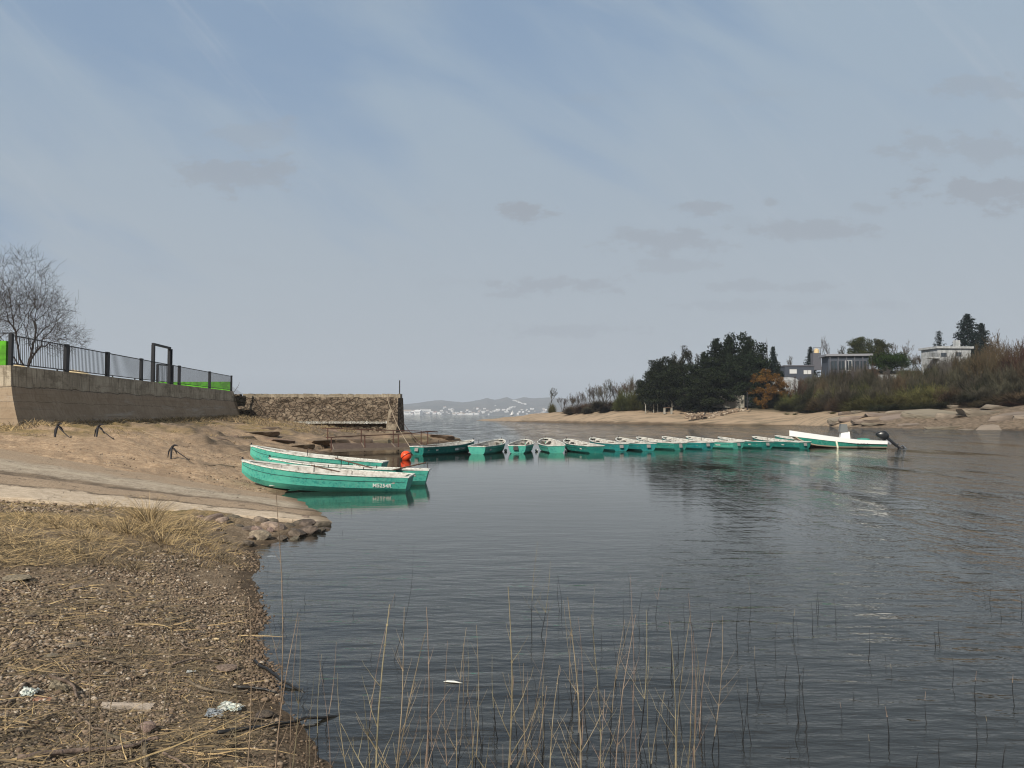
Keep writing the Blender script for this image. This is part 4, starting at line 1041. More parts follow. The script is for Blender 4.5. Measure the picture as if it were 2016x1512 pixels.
    for z, a, c in prof:
        for k in range(n):
            t = 2*math.pi*k/n; ct, st = math.cos(t), math.sin(t); q = .8
            vs.append((-.05+a*math.copysign(abs(ct)**q, ct), c*math.copysign(abs(st)**q, st), .12+z+.10*ct*(z > .3)))
    fs = [(j*n+k, j*n+(k+1) % n, (j+1)*n+(k+1) % n, (j+1)*n+k) for j in range(4) for k in range(n)]+[tuple(range(n-1, -1, -1)), tuple(4*n+k for k in range(n))]
    b.add(vs, fs); b.build('cowling', M['black'], ob, smooth=True)
    b = MB(); b.tube([(-.05,0,.14),(-.05,0,-.30),(-.05,0,-.75)], [.12,.09,.055], 10); b.box((-.07, 0, -.52), (.26, .16, .05)); b.build('leg', M['black'], ob)
    b = MB(); b.tube([(.13,0,-.88),(.05,0,-.88),(-.18,0,-.88),(-.25,0,-.88)], [.015,.05,.055,.03], 10); b.box((-.02, 0, -.78), (.2, .03, .2)); b.box((-.1, 0, -.74), (.34, .18, .02)); b.build('gearcase', M['black'], ob)
    b = MB()
    for k in range(3):
        t = 2*math.pi*k/3; R = Matrix.Rotation(t, 3, 'X'); b.box(Vector((-.25, 0, -.88))+R @ Vector((0, 0, .085)), (.03, .09, .15), R @ Matrix.Rotation(.5, 3, 'Z'))
    b.build('propeller', M['steel'], ob)
    b = MB(); b.box((.08, 0, -.05), (.10, .26, .34)); b.tube([(-.0,.03,-.1),(-.02,.03,-.55)], .022, 6); b.build('bracket', M['steel'], ob)
M['whitegel'] = mat('white_gelcoat', (.74,.74,.72), .35, spec=.5, var=.06, scale=3)
M['screen'] = mat('tinted_screen', (.13,.14,.14), .4, spec=.4)
M['seatgreen'] = mat('green_vinyl', (.03,.26,.20), .5)
M['fend'] = mat('cream_fender', (.66,.66,.50), .5)
build_motorboat()

# ------------------------------------------------------------------ gangway
def build_gangway():
    root = empty('gangway', (-8, 44, .3)); O = root.location.copy()
    A, B = Vector((-9.65, 41, .22)), Vector((-5.1, 44.5, .26)); C, D = Vector((-5.9, 49, .30)), Vector((-11, 46, .42))
    A2 = P(675, 892, .22)
    b = MB(); n = 14
    fa = A+(A-B)*.05; fb = B+(B-A)*.0
    for k in range(n):
        v0, v1 = k/n+.004, (k+1)/n-.004
        p = [A.lerp(D, v0), B.lerp(C, v0), B.lerp(C, v1), A.lerp(D, v1)]; q = [x-O for x in p]; lo_ = [x-Vector((0, 0, .06)) for x in q]
        b.add(q+lo_, [(0,1,2,3),(7,6,5,4),(0,4,5,1),(1,5,6,2),(2,6,7,3),(3,7,4,0)])
    dm = mat('deck_planks', (.105,.070,.05), .85, col2=(.065,.042,.03), scale=2.5, bump=.5, bscale=20)
    b.build('deck', dm, root)
    b = MB(); b.bar(A-O-Vector((0,.05,.02)), B-O-Vector((0,.05,.02)), .07, .14)
    for v in (0.02, .34, .67, .98): b.bar(A.lerp(B, v)-O+Vector((0,0,.02)), D.lerp(C, v)-O+Vector((0,0,.02)), .05, .05)
    b.build('frame', M['ganglt'], root)
    def rail(pix, Y0, Y1, h0, h1, ext=None):
        tops = []
        for k, (px, yt, yb) in enumerate(pix):
            Y = Y0+(Y1-Y0)*k/(len(pix)-1); a = PD(px, yb, Y)-O; t = PD(px, yt, Y)-O
            b = MB(); b.bar(a-Vector((0, 0, .05)), t, .055); b.build('post', M['rust'], root); tops.append(t)
        b = MB(); L_ = PD(pix[0][0]-11, pix[0][1], Y0)-O; R_ = PD(861, 850, Y1+.6)-O
        pts = [L_]+tops+[R_]
        for p, q in zip(pts[:-1], pts[1:]): b.bar(p, q, .05)
        b.build('handrail', M['rust'], root)
    rail([(652,861,886),(718,857.5,888),(784,855,887),(842,850.5,873)], 41, 45.5, .9, .9)
    rail([(645,843,872),(711,845.5,874),(774,847.5,875),(829,848.5,873)], 46, 49, .9, .9)
    tag(root, 'rusty low gangway with two thin handrails at the foot of the stone jetty', 'gangway')
M['ganglt'] = mat('scuffed_steel_edge', (.20,.155,.115), .8, var=.4, scale=6)
build_gangway()

# ------------------------------------------------------------------ grapnel anchors
def build_anchor():
    r = empty('grapnel_anchor'); b = MB()
    b.tube([(0,0,.40),(.40,-.05,.20),(.80,-.1,.02)], [.022,.018,.016], 6); b.tube([(.80,-.1,.02),(.84,-.06,.04),(.88,-.1,.02),(.84,-.14,.02),(.80,-.1,.02)], .01, 5); b.build('shank', M['dark'], r)
    for pts, ra in (([(0,0,.40),(.13,-.02,.47),(.30,-.04,.47)], (.040,.036,.012)), ([(0,0,.40),(-.11,-.02,.27),(-.15,-.03,.04)], (.036,.032,.012)), ([(0,0,.41),(.06,-.12,.2),(.10,-.20,.0)], (.042,.042,.034)), ([(0,0,.40),(.05,.14,.33),(.10,.24,.16)], (.036,.032,.012))):
        b = MB(); b.tube(pts, ra, 7); b.build('fluke', M['dark'], r)
    return r
anc = build_anchor()
ANCH = [(112,862,'leftmost of the three dark grapnel anchors on the bank'), (192,864,'dark grapnel anchor in the middle of the three on the bank'), (337,905,'dark grapnel anchor nearest the beached boats')]
aps = []
for i, (px, py, lab) in enumerate(ANCH):
    o = anc if i == 0 else copy_thing(anc)
    p = P(px, py, 1.1)
    for _ in range(12): p = P(px, py, gz(p.x, p.y)*.5+p.z*.5)
    o.location = (p.x, p.y, gz(p.x, p.y)); o.rotation_euler = (0, 0, (-.35, -.25, -.15)[i]); s_ = (1.0, 1.0, .95)[i]; o.scale = (s_*.8, s_*.8, s_)
    tag(o, lab, 'anchor', 'grapnel anchors on the bank'); aps.append(o.location.copy())
bowf = Vector((-7.75, 21.95, .62)); bowr = Vector((-9.4, 27.3, .85))
ground_rope([(150,868,1.3),(240,888,1.),(330,905,.7),(400,915,.5),(460,918,.4)], 'rope running from the leftmost anchor over the sand to the nearest beached boat')
ground_rope([(222,873,1.2),(300,884,.9),(380,893,.6),(440,899,.5),(484,885,.5)], 'rope from the middle anchor to the farthest beached boat', lastz=bowr)
ground_rope([(375,909,.7),(410,913,.5),(440,916,.4),(468,918,.4)], 'short rope from the nearest anchor to the beached boats')

# ------------------------------------------------------------------ rocks and boulders
def rock_mesh(seed, sub=2, flat=.6):
    import bmesh
    bm = bmesh.new(); bmesh.ops.create_icosphere(bm, subdivisions=sub, radius=.5); r_ = np.random.default_rng(seed)
    N = r_.normal(size=(9, 3)); N /= np.linalg.norm(N, axis=1)[:, None]; D = r_.uniform(.28, .46, 9)
    for v in bm.verts:
        c = np.array(v.co)
        for n_, d in zip(N, D):
            k = c @ n_
            if k > d: c = c-n_*(k-d)*.92
        v.co = Vector(c*(1, 1, flat))
    me = bpy.data.meshes.new('rock'); bm.to_mesh(me); bm.free(); return me
RM = [rock_mesh(i) for i in range(6)]
def slab_mesh(seed):
    import bmesh
    bm = bmesh.new(); bmesh.ops.create_icosphere(bm, subdivisions=3, radius=.5); r_ = np.random.default_rng(seed+50)
    N = r_.normal(size=(11, 3)); N[:, 2] *= .25; N = np.concatenate([N, [[.08, -.12, 1], [-.15, .1, 1]]]); N /= np.linalg.norm(N, axis=1)[:, None]; D = np.concatenate([r_.uniform(.26, .42, 11), [.20, .23]])
    for v in bm.verts:
        c = np.array(v.co)
        for n_, d in zip(N, D):
            k = c @ n_
            if k > d: c = c-n_*(k-d)
        c = c*(1+r_.uniform(-.012, .012)); v.co = Vector(c)
    me = bpy.data.meshes.new('granite_slab'); bm.to_mesh(me); bm.free(); return me
RM += [slab_mesh(i) for i in range(6)]
def add_rock(i, loc, sc, rz, m, name, label, group=None, tilt=(0, 0)):
    key = (i, m.name)
    if key not in KIDS:
        me = RM[i].copy(); me.materials.append(m); KIDS[key] = me
    o = bpy.data.objects.new(name, KIDS[key]); COL.objects.link(o); o.location = loc; o.scale = sc; o.rotation_euler = (tilt[0], tilt[1], rz)
    tag(o, label, 'rock', group); return o
# riprap under the ramp's lower edge
rr = random.Random(3)
rx = [(545,1040,58,1),(520,1058,48,1),(590,1032,42,0),(612,1034,40,0),(632,1036,36,0),(575,1052,46,0),(600,1050,44,0),(500,1030,40,1),(470,1022,44,1),(440,1030,40,1),(400,1024,44,1),(395,1036,36,1),(525,1028,34,0),(560,1034,30,0),(646,1040,26,0),(505,1046,36,1),(482,1044,40,0),(618,1046,34,0),(565,1022,28,1),(492,1072,30,0),(385,1018,30,1),(640,1046,24,0),(578,1044,26,0),(604,1024,24,1),(548,1062,26,0),(532,1044,22,1),(460,1034,24,0),(425,1044,22,1),(585,1060,24,0),(622,1028,22,1),(496,1060,24,1),(515,1016,22,0),(412,1018,24,0),(450,1050,20,1)]
for i, (px, py, w, lt) in enumerate(rx):
    p = P(px, py, .1); 
    for _ in range(4): p = P(px, py, max(0, gz(p.x, p.y)))
    s_ = w*p.y/F*1.0; q = .45 if i not in (0, 4, 9) else .6
    add_rock(i % 6, (p.x+rr.uniform(-.1,.1), p.y+rr.uniform(-.12,.1), p.z+s_*rr.uniform(-.10, .09)), (s_*rr.uniform(.8,1.25), s_*.9, s_*rr.uniform(.6, 1.0)), rr.uniform(0, 6), M['rock'] if lt else M['rockd'], 'rock',
             'largest rounded pale rock under the tip of the ramp' if i == 0 else ('pale rock' if lt else 'dark damp rock')+' under the broken edge of the ramp', 'rocks along the lower edge of the ramp', (rr.uniform(-.3, .3), rr.uniform(-.3, .3)))
# granite slabs on the far right shore
rr = random.Random(8)
slabs = []
for px, py, wpx, hpx in [(1660,838,50,9),(1690,834,55,10),(1715,839,60,9),(1740,830,60,10),(1770,836,70,14),(1800,826,70,10),(1835,833,95,22),(1880,836,46,16),(1905,823,60,12),(1935,832,80,18),(1975,826,60,10),(2005,836,80,16),(2050,838,90,18),
                         (1760,822,60,8),(1860,818,60,7),(1910,812,70,7),(1960,814,70,7),(2010,818,70,9),(1700,824,40,7),(1725,843,40,6),(1790,843,34,7),(1858,845,60,8),(1905,847,40,7),(1960,846,70,8),(1650,843,30,5),(1820,815,50,6),(1675,828,36,6),(2060,822,70,9),(2110,838,90,20)]:
    s_ = np.interp(px, SPX, SY); Y = s_+max(0, (848-py))*.9
    p = PD(px, py, Y); z = gz(p.x, Y); w = wpx*Y/F; hgt = hpx*Y/F
    slabs.append((p.x, Y, z, w, hgt))
for i, (x, y, z, w, hgt) in enumerate(slabs):
    add_rock(6+i % 6, (x, y, z-hgt*.12), (w*1.9, w*1.3, hgt*1.8), rr.uniform(-.3, .3), M['slabrock'], 'granite_slab', 'pale granite slab of the far right shore', 'granite slabs on the right-hand shore', (rr.uniform(-.05, .18), rr.uniform(-.12, .12)))
rr = random.Random(21); OB = []
for px, Y, w, h_ in [(500,44,70,10),(540,43,60,9),(585,42.5,50,9),(470,40,60,8),(620,46,60,10),(660,50,60,11),(700,53,70,13),(740,56,60,14),(780,57.5,60,14),(820,58.5,60,12),(860,60,50,9),(890,61.5,36,5),(445,37,50,7),(560,38,40,7),(610,40,40,7),(520,48,60,7),(640,55,60,7),(420,34,50,6)]:
    x = (px-1008)/F*Y; z = gz(x, Y); ww = w*Y/F; hh_ = h_*Y/F
    add_rock(6+rr.randrange(6), (x, Y, z-.05), (ww*1.5, ww*1.2, hh_*2.6), rr.uniform(-.4, .4), M['ledge'], 'rock_ledge', 'brown rock ledge between beached boats and stone jetty', 'rock ledges at the foot of the jetty', (rr.uniform(-.1, .1), rr.uniform(-.1, .1)))
o = None
# foreground stones, one by one
for i, (px, py, w, m, lab, q) in enumerate([(290,1437,34,'rock','rounded tan stone lying below the pale board',.8),(150,1160,28,'rock','grey stone with flat top at the left of the gravel',.6),
    (140,1275,38,'rock','flat tan stone among dry twigs at the left',.55),(210,1255,22,'rock','small tan stone above the twig pile',.7),(535,1100,30,'greyplastic','smooth grey stone half in the water by the bank',.35),
    (30,1140,60,'drift','long flat grey slab of driftwood bark at the left edge',.2),(445,1318,46,'drift','flat brown piece of bark by the water edge',.3),(193,1203,10,'white','small bright white pebble on the brown gravel',.6),
    (424,1260,14,'beige','small yellowish stone near the water edge',.6),(335,1225,24,'rock','squarish tan stone in mid gravel',.7),(390,1250,20,'rock','round tan stone close to the yellowish one',.7),
    (520,1410,36,'rockd','angular dark olive stone half awash by the plastic',.5),(400,1237,18,'rock','small pinkish stone beyond the round tan one',.7),(100,1295,30,'rock','low brown stone left of the thin tall stalk',.5),
    (60,1215,20,'rock','small brown stone near the left edge',.6),(355,1195,16,'rock','little tan stone in the wet gravel',.7)]):
    p = P(px, py, .2)
    for _ in range(5): p = P(px, py, gz(p.x, p.y))
    s_ = w*p.y/F*1.1
    o = add_rock(i % 6, (p.x, p.y, p.z+s_*.18*q), (s_, s_*.8, s_*q*1.2), rr.uniform(-.5, .5), M[m], 'stone', lab)

# ------------------------------------------------------------------ scattered pebbles (stuff)
def ico():
    t = (1+5**.5)/2; v = np.array([(-1,t,0),(1,t,0),(-1,-t,0),(1,-t,0),(0,-1,t),(0,1,t),(0,-1,-t),(0,1,-t),(t,0,-1),(t,0,1),(-t,0,-1),(-t,0,1)], float)
    v /= np.linalg.norm(v[0]); f = np.array([(0,11,5),(0,5,1),(0,1,7),(0,7,10),(0,10,11),(1,5,9),(5,11,4),(11,10,2),(10,7,6),(7,1,8),(3,9,4),(3,4,2),(3,2,6),(3,6,8),(3,8,9),(4,9,5),(2,4,11),(6,2,10),(8,6,7),(9,8,1)])
    return v, f
def scatter_xy(n, pxr, pyr, r_):
    px = r_.uniform(*pxr, n); py = r_.uniform(*pyr, n); z = np.full(n, .3)
    a = (px-1008)/F; b_ = (756-py)/F; u = b_+TP; f_ = 1-b_*TP
    for _ in range(7):
        t = (z-CAMZ)/u; z = np.maximum(z*.4+ground_h(a*t, f_*t)*.6, -.2)
    t = (z-CAMZ)/u
    return a*t, f_*t, px, py
def ground_rel(x, y):
    """same relief as the ground sheet for y<27"""
    h = ground_h(x, y); rel = fbm(x*1.6, y*1.6, 31, 5)*.035+np.where(y < 14, fbm(x*9, y*9, 41, 3)*.022, 0)
    return h+rel*np.where(h > .05, 1, .45)
def pebbles(name, x, y, size, r_, flat=(.35, .8), tone=None, light=.5):
    n = len(x); v, f = ico(); z = ground_rel(x, y)
    s_ = size[:, None]*np.stack([r_.uniform(.6, 1.4, n), r_.uniform(.6, 1.2, n), r_.uniform(*flat, n)], 1)
    a = r_.uniform(0, 6.28, n); V_ = v[None]*(1+r_.uniform(-.28, .28, (n, 12, 1)))*s_[:, None]
    ca, sa = np.cos(a)[:, None], np.sin(a)[:, None]
    X = V_[..., 0]*ca-V_[..., 1]*sa+x[:, None]; Y = V_[..., 0]*sa+V_[..., 1]*ca+y[:, None]; Z = V_[..., 2]+(z+s_[:, 2]*.35)[:, None]
    Fs = (f[None]+np.arange(n)[:, None, None]*12).reshape(-1, 3)
    tn = tone if tone is not None else r_.beta(2.2, 2.6, n)
    o = npmesh(name, np.stack([X, Y, Z], -1).reshape(-1, 3), Fs, M['pebble'], attrs={'tone': np.repeat(tn, 12)})
    o['kind'] = 'stuff'; return o
r_ = np.random.default_rng(3)
x1, y1, px, py = scatter_xy(46000, (-120, 640), (1085, 1580), r_)
den = .5+fbm(x1*1.1, y1*1.1, 91, 4)*2.4
h1 = ground_h(x1, y1); k = (h1 > -.10) & (r_.uniform(0, 1, len(x1)) < np.clip(den, .06, 1))
x1, y1 = x1[k], y1[k]; sz = .0045+.020*r_.beta(1.0, 6, len(x1))*(1+y1*.06)+.0007*y1
wetp = sst(ground_h(x1, y1), .06, .0); tn = np.clip(r_.beta(2.2, 2.2, len(x1))+.08, 0, 1)*(1-.4*wetp)
pebbles('gravel', x1, y1, sz, r_, tone=tn)
x1, y1, px, py = scatter_xy(2600, (-120, 560), (1085, 1580), r_); k = (ground_h(x1, y1) > .0) & (fbm(x1*.9, y1*.9, 97, 3) > -.08); x1, y1 = x1[k], y1[k]
pebbles('stones', x1, y1, .012+.022*r_.beta(1.2, 4, len(x1)), r_, (.4, .8), tone=np.clip(r_.beta(2.4, 1.8, len(x1)), 0, .95))
x1, y1, px, py = scatter_xy(16000, (-60, 640), (840, 1010), r_)
h1 = ground_h(x1, y1); k = (h1 > .06) & (y1 < 40) & (fbm(x1*1., y1*1., 95, 3) > -.15); x1, y1 = x1[k], y1[k]
pebbles('pebbles', x1, y1, .015+.06*r_.beta(1.1, 7, len(x1)), r_, tone=r_.beta(3, 1.7, len(x1)))
tt = r_.uniform(0, 1, 1500); px_ = tt*600-30; py_ = np.interp(px_, [-30, 0, 60, 130, 200, 300, 430, 570], [900, 903, 912, 924, 930, 948, 976, 1012])+r_.normal(0, 3.0, 1500)
pp = [P(a, b_, .4) for a, b_ in zip(px_, py_)]; pp = [P(a, b_, max(0, gz(q.x, q.y))) for a, b_, q in zip(px_, py_, pp)]; pp = [P(a, b_, max(0, gz(q.x, q.y))) for a, b_, q in zip(px_, py_, pp)]
xx = np.array([q.x for q in pp]); yy_ = np.array([q.y for q in pp]); kk = fbm(xx*.9, yy_*.9, 55, 3) > -.12; kk &= (px_ < 560)
pebbles('rubble', xx[kk], yy_[kk], .018+.055*r_.beta(1, 5, kk.sum()), r_, (.4, .9), tone=r_.beta(1.6, 2.6, kk.sum()))
# ------------------------------------------------------------------ straw, twigs and dry grass (stuff)
def blades(name, base, dirn, length, width, tone, m, bend=None, seg=3):
    n = len(base); side = np.cross(dirn, np.array([.2, -.9, .35])); side /= np.linalg.norm(side, axis=1)[:, None]+1e-9
    bend = bend if bend is not None else np.zeros((n, 3))
    V_ = []; 
    for s_ in range(seg+1):
        t = s_/seg; c = base+dirn*(length*t)[:, None]+bend*(length*t*t)[:, None]; w = (width*(1-.75*t))[:, None]
        V_ += [c-side*w, c+side*w]
    V_ = np.stack(V_, 1); m2 = 2*(seg+1)
    q = np.array([(2*i, 2*i+1, 2*i+3, 2*i+2) for i in range(seg)]); Fs = (q[None]+np.arange(n)[:, None, None]*m2).reshape(-1, 4)
    o = npmesh(name, V_.reshape(-1, 3), Fs, m, attrs={'tone': np.repeat(tone, m2)}); o['kind'] = 'stuff'; return o
def litter(n, pxr, pyr, L, wd, r_, mask=None, tone=(2, 2), up=.06, name='straw_litter', lift=.006):
    x, y, px, py = scatter_xy(n, pxr, pyr, r_); h = ground_h(x, y); k = h > -.02
    if mask is not None: k &= r_.uniform(0, 1, n) < mask(x, y, px, py, h)
    x, y = x[k], y[k]; n = len(x); z = ground_rel(x, y)+lift
    a = r_.uniform(0, 6.28, n); d = np.stack([np.cos(a), np.sin(a)*.8, np.abs(r_.normal(0, up, n))], 1); d /= np.linalg.norm(d, axis=1)[:, None]
    bend = np.stack([r_.normal(0, .25, n), r_.normal(0, .25, n), -r_.uniform(0, .04, n)], 1)
    return blades(name, np.stack([x, y, z], 1), d, L*r_.lognormal(0, .5, n), wd*r_.uniform(.5, 1.4, n), r_.beta(*tone, n), M['strawl'], bend)
patch = lambda x, y, s_, k=1.2: np.clip(.45+fbm(x*k, y*k, s_, 3)*1.7, 0, 1)
litter(13000, (-120, 560), (1060, 1580), .075, .0022, r_, lambda x, y, px, py, h: patch(x, y, 101)*np.clip((540-px)/120, 0, 1), (1.3, 3.2))
litter(5000, (-120, 480), (1150, 1580), .18, .004, r_, lambda x, y, px, py, h: patch(x, y, 103), (1.5, 3), name='twig_litter', lift=.012, up=.1)
litter(10000, (-100, 470), (985, 1120), .13, .0028, r_, lambda x, y, px, py, h: patch(x, y, 105, .9)*np.clip((470-px)/90, 0, 1), (2.0, 2.4), .25, 'straw_mat', .015)
def tufts(name, spots_, r_, tone=(2.3, 2.1)):
    B, D, L_, W_, T_, K_ = [], [], [], [], [], []
    for (px, py, n, hgt, spread, lean) in spots_:
        p = P(px, py, .4)
        for _ in range(6): p = P(px, py, gz(p.x, p.y)*.6+p.z*.4)
        n = int(n); a = r_.uniform(0, 6.28, n); rr_ = np.abs(r_.normal(0, spread*.35, n))
        x = p.x+np.cos(a)*rr_; y = p.y+np.sin(a)*rr_*.7; z = ground_rel(x, y)-.01
        tilt = np.abs(r_.normal(0, lean, n)); d = np.stack([np.cos(a)*np.sin(tilt), np.sin(a)*np.sin(tilt), np.cos(tilt)], 1)
        B.append(np.stack([x, y, z], 1)); D.append(d); L_.append(hgt*r_.uniform(.35, 1.15, n)); W_.append(np.full(n, .0032)*(.6+p.y*.05)); T_.append(r_.beta(*tone, n))
        K_.append(np.stack([np.cos(a)*.45+r_.normal(0, .12, n), np.sin(a)*.4, -r_.uniform(.05, .55, n)], 1))
    return blades(name, np.concatenate(B), np.concatenate(D), np.concatenate(L_), np.concatenate(W_), np.concatenate(T_), M['strawl'], np.concatenate(K_), 4)
rr = random.Random(12)
sp_ = [(290,1030,420,.50,.35,.45),(300,1045,380,.42,.6,.8),(250,1050,260,.32,.6,.8),(350,1050,240,.34,.5,.8),(380,1045,90,.35,.3,.6),(200,1040,160,.25,.5,.8),(320,1070,260,.28,.8,1.),
       (120,1030,150,.16,.7,1.),(60,1020,150,.14,.7,1.),(160,1060,200,.2,.8,1.),(80,1080,200,.18,.9,1.),(30,1060,160,.18,.7,1.),(395,1070,130,.2,.5,1.),(20,1000,80,.14,.4,.8)]
sp_ += [(rr.uniform(-60, 430), rr.uniform(1000, 1100), rr.uniform(60, 150), rr.uniform(.10, .24), rr.uniform(.3, .8), 1.0) for _ in range(34)]
tufts('dry_grass', sp_, r_)
tufts('dark_grass', [(rr.uniform(-60, 470), rr.uniform(1070, 1125), rr.uniform(60, 130), rr.uniform(.06, .14), .4, 1.0) for _ in range(60)], r_, (1.3, 3.4))
sp_ = [(rr.uniform(20, 560), 832-rr.uniform(-3, 3)+(8 if q < 12 else 0), rr.uniform(60, 120), rr.uniform(.2, .4), rr.uniform(.7, 1.6), .7) for q in range(44)]
def wtufts(name, pos, n, hgt, spread, r_, tone):
    B = []; m_ = len(pos)*n; c = np.repeat(np.array(pos), n, 0); x = c[:, 0]+r_.normal(0, spread, m_); y = c[:, 1]+r_.normal(0, spread, m_); z = ground_h(x, y)
    a = r_.uniform(0, 6.28, m_); t = np.abs(r_.normal(0, .6, m_)); d = np.stack([np.cos(a)*np.sin(t), np.sin(a)*np.sin(t), np.cos(t)], 1)
    return blades(name, np.stack([x, y, z], 1), d, hgt*r_.uniform(.3, 1.2, m_), np.full(m_, .011), r_.beta(*tone, m_), M['strawl'], np.stack([np.cos(a)*.4, np.sin(a)*.4, -r_.uniform(.1, .5, m_)], 1), 3)
wtufts('weeds', [(-17.9-.095*(y-28)+rr.uniform(-.1, .5), y) for y in np.linspace(27.5, 58, 60)]+[(x, 27.4+rr.uniform(-.4, .4)) for x in np.linspace(-24, -18, 14)], 60, .30, .28, r_, (2.2, 2.4))
wtufts('weeds', [(rr.uniform(-20, -12), rr.uniform(50, 60)) for _ in range(60)], 50, .35, .35, r_, (1.6, 2.6))
wtufts('weeds', [(rr.uniform(-19, -12), rr.uniform(28, 46)) for _ in range(34)], 26, .16, .25, r_, (1.8, 2.4))
tufts('weed_tufts', [(rr.uniform(-60, 480), rr.uniform(1110, 1500), rr.uniform(10, 30), rr.uniform(.05, .12), .15, .9) for _ in range(60)], r_, (2, 2.4))

# ------------------------------------------------------------------ driftwood sticks and litter on the bank
def gpt(px, py, lift=0):
    p = P(px, py, .2)
    for _ in range(6): p = P(px, py, gz(p.x, p.y)*.6+p.z*.4)
    return Vector((p.x, p.y, float(ground_rel(np.array([p.x]), np.array([p.y]))[0])+lift))
sticks = [([(30,1505),(120,1490),(260,1482),(300,1468),(312,1470)],.012,'long bent stick across the bottom left corner'),([(370,1352),(400,1364),(450,1367),(490,1366)],.009,'curved pale stick reaching into the wet gravel'),
 ([(160,1315),(200,1316),(245,1300)],.006,'short pale stick behind the tall left stalk'),([(95,1343),(140,1355),(150,1380)],.010,'dark forked twig left of the pale board'),([(150,1278),(210,1282),(265,1286)],.005,'thin straight twig above the twig pile'),
 ([(10,1395),(50,1352),(80,1350)],.007,'thin twig leading to the crumpled plastic'),([(430,1460),(520,1440),(600,1425),(672,1422)],.012,'black branch sloping from the bank into the water'),
 ([(205,1440),(250,1470),(262,1478)],.008,'short thick stick beside the bent one'),([(285,1480),(288,1505),(286,1530)],.012,'stub of wood standing at the bottom edge'),([(340,1310),(380,1300),(440,1306)],.007,'arched twig below the yellow stone'),
 ([(500,1310),(530,1330),(560,1352),(600,1372)],.012,'black waterlogged branch lying at the water edge'),([(460,1355),(520,1365),(545,1372)],.009,'dark branch lying along the wet margin'),([(200,1085),(260,1094),(290,1092)],.004,'thin pale straw stem lying below the dry grass'),
 ([(320,1495),(350,1510),(380,1530)],.007,'small twig at the bottom edge right of the stub'),([(150,1405),(180,1430),(210,1436)],.006,'fine twig beneath the terracotta shard'),([(345,1268),(365,1282),(400,1290)],.005,'thin curved twig in mid gravel')]
for pts, r0, lab in sticks:
    r0 *= 1.25; q = [gpt(px, py, r0*1.5+.008) for px, py in pts]
    for v in q: v.z = max(v.z, -.01)
    o0 = q[0].copy(); b = MB(); fine = []
    for a, c in zip(q[:-1], q[1:]):
        for k in range(4): fine.append(a.lerp(c, k/4)-o0+Vector((random.uniform(-1, 1), random.uniform(-1, 1), random.uniform(0, 1)))*r0*.6)
    fine.append(q[-1]-o0); n = len(fine); b.tube(fine, [r0*(1-.45*i/n)*random.uniform(.85, 1.15) for i in range(n)], 7)
    o = b.build('driftwood_stick', M['wetstalk'] if 'black' in lab or 'dark branch' in lab else M['drift'], smooth=True); o.location = o0; tag(o, lab, 'stick')
def sheet(name, pix, m, label, cat, thick=.006, crumple=.02, lift=.012, n=10):
    """a crumpled sheet filling the quad of four ground pixels"""
    c = [gpt(*p, lift) for p in pix]; o0 = sum(c, Vector())/4; V_ = []; r = random.Random(len(label))
    for j in range(n+1):
        for i in range(n+1):
            p = c[0].lerp(c[1], i/n).lerp(c[3].lerp(c[2], i/n), j/n)-o0; e = 1 if 0 < i < n and 0 < j < n else .6
            p.z += r.uniform(0, crumple)*e; p.x += r.uniform(-1, 1)*crumple*.35; p.y += r.uniform(-1, 1)*crumple*.35; V_.append(p)
    F_ = [(j*(n+1)+i, j*(n+1)+i+1, (j+1)*(n+1)+i+1, (j+1)*(n+1)+i) for j in range(n) for i in range(n)]
    b = MB(); b.add(V_, F_); o = b.build(name, m); o.location = o0
    sm = o.modifiers.new('thickness', 'SOLIDIFY'); sm.thickness = thick; tag(o, label, cat); return o
sheet('plastic_bag', [(425,1402),(470,1402),(480,1390),(440,1386)], M['plastic'], 'crumpled pale green and white plastic bag near the water', 'plastic bag', .003, .025)
sheet('plastic_film', [(403,1419),(436,1420),(442,1404),(410,1400)], M['greyplastic'], 'grey transparent plastic film just below the pale plastic bag', 'plastic film', .003, .02)
sheet('plastic_scrap', [(40,1378),(66,1377),(78,1362),(44,1360)], M['plastic'], 'crumpled pale plastic scrap at the left edge', 'plastic scrap', .003, .03)
sheet('clay_shard', [(64,1382),(98,1385),(106,1379),(74,1372)], M['clay'], 'pinkish terracotta shard beside the crumpled plastic scrap', 'shard', .01, .004)
sheet('wooden_board', [(200,1398),(296,1400),(304,1388),(200,1386)], M['board'], 'pale split board lying flat in the gravel', 'board', .02, .008)
sheet('paper_scrap', [(366,1324),(384,1322),(386,1319),(368,1320)], M['white'], 'little white paper scrap near the arched twig', 'paper scrap', .002, .006)
sheet('bark_piece', [(95,1356),(130,1368),(142,1358),(105,1344)], M['drift'], 'grey ragged bark piece above the terracotta shard', 'bark', .015, .02)
sheet('flattened_bottle', [(500,1425),(528,1412),(535,1402),(505,1406)], M['rockd'], 'dark flattened piece of rubbish half in the water', 'rubbish', .02, .012)
p = P(890, 1344, 0); b = MB(); b.tube([(-.09,0,.0),(-.05,0,.012),(.02,0,.014),(.08,0,.006),(.11,.005,.002)], [.004,.013,.016,.008,.002], 8)
o = b.build('floating_feather', M['white'], smooth=True); o.location = (p.x, p.y, .002); o.scale = (.8, .8, .5); o.rotation_euler = (0, 0, -.25); tag(o, 'white feather floating among the stalks', 'feather')

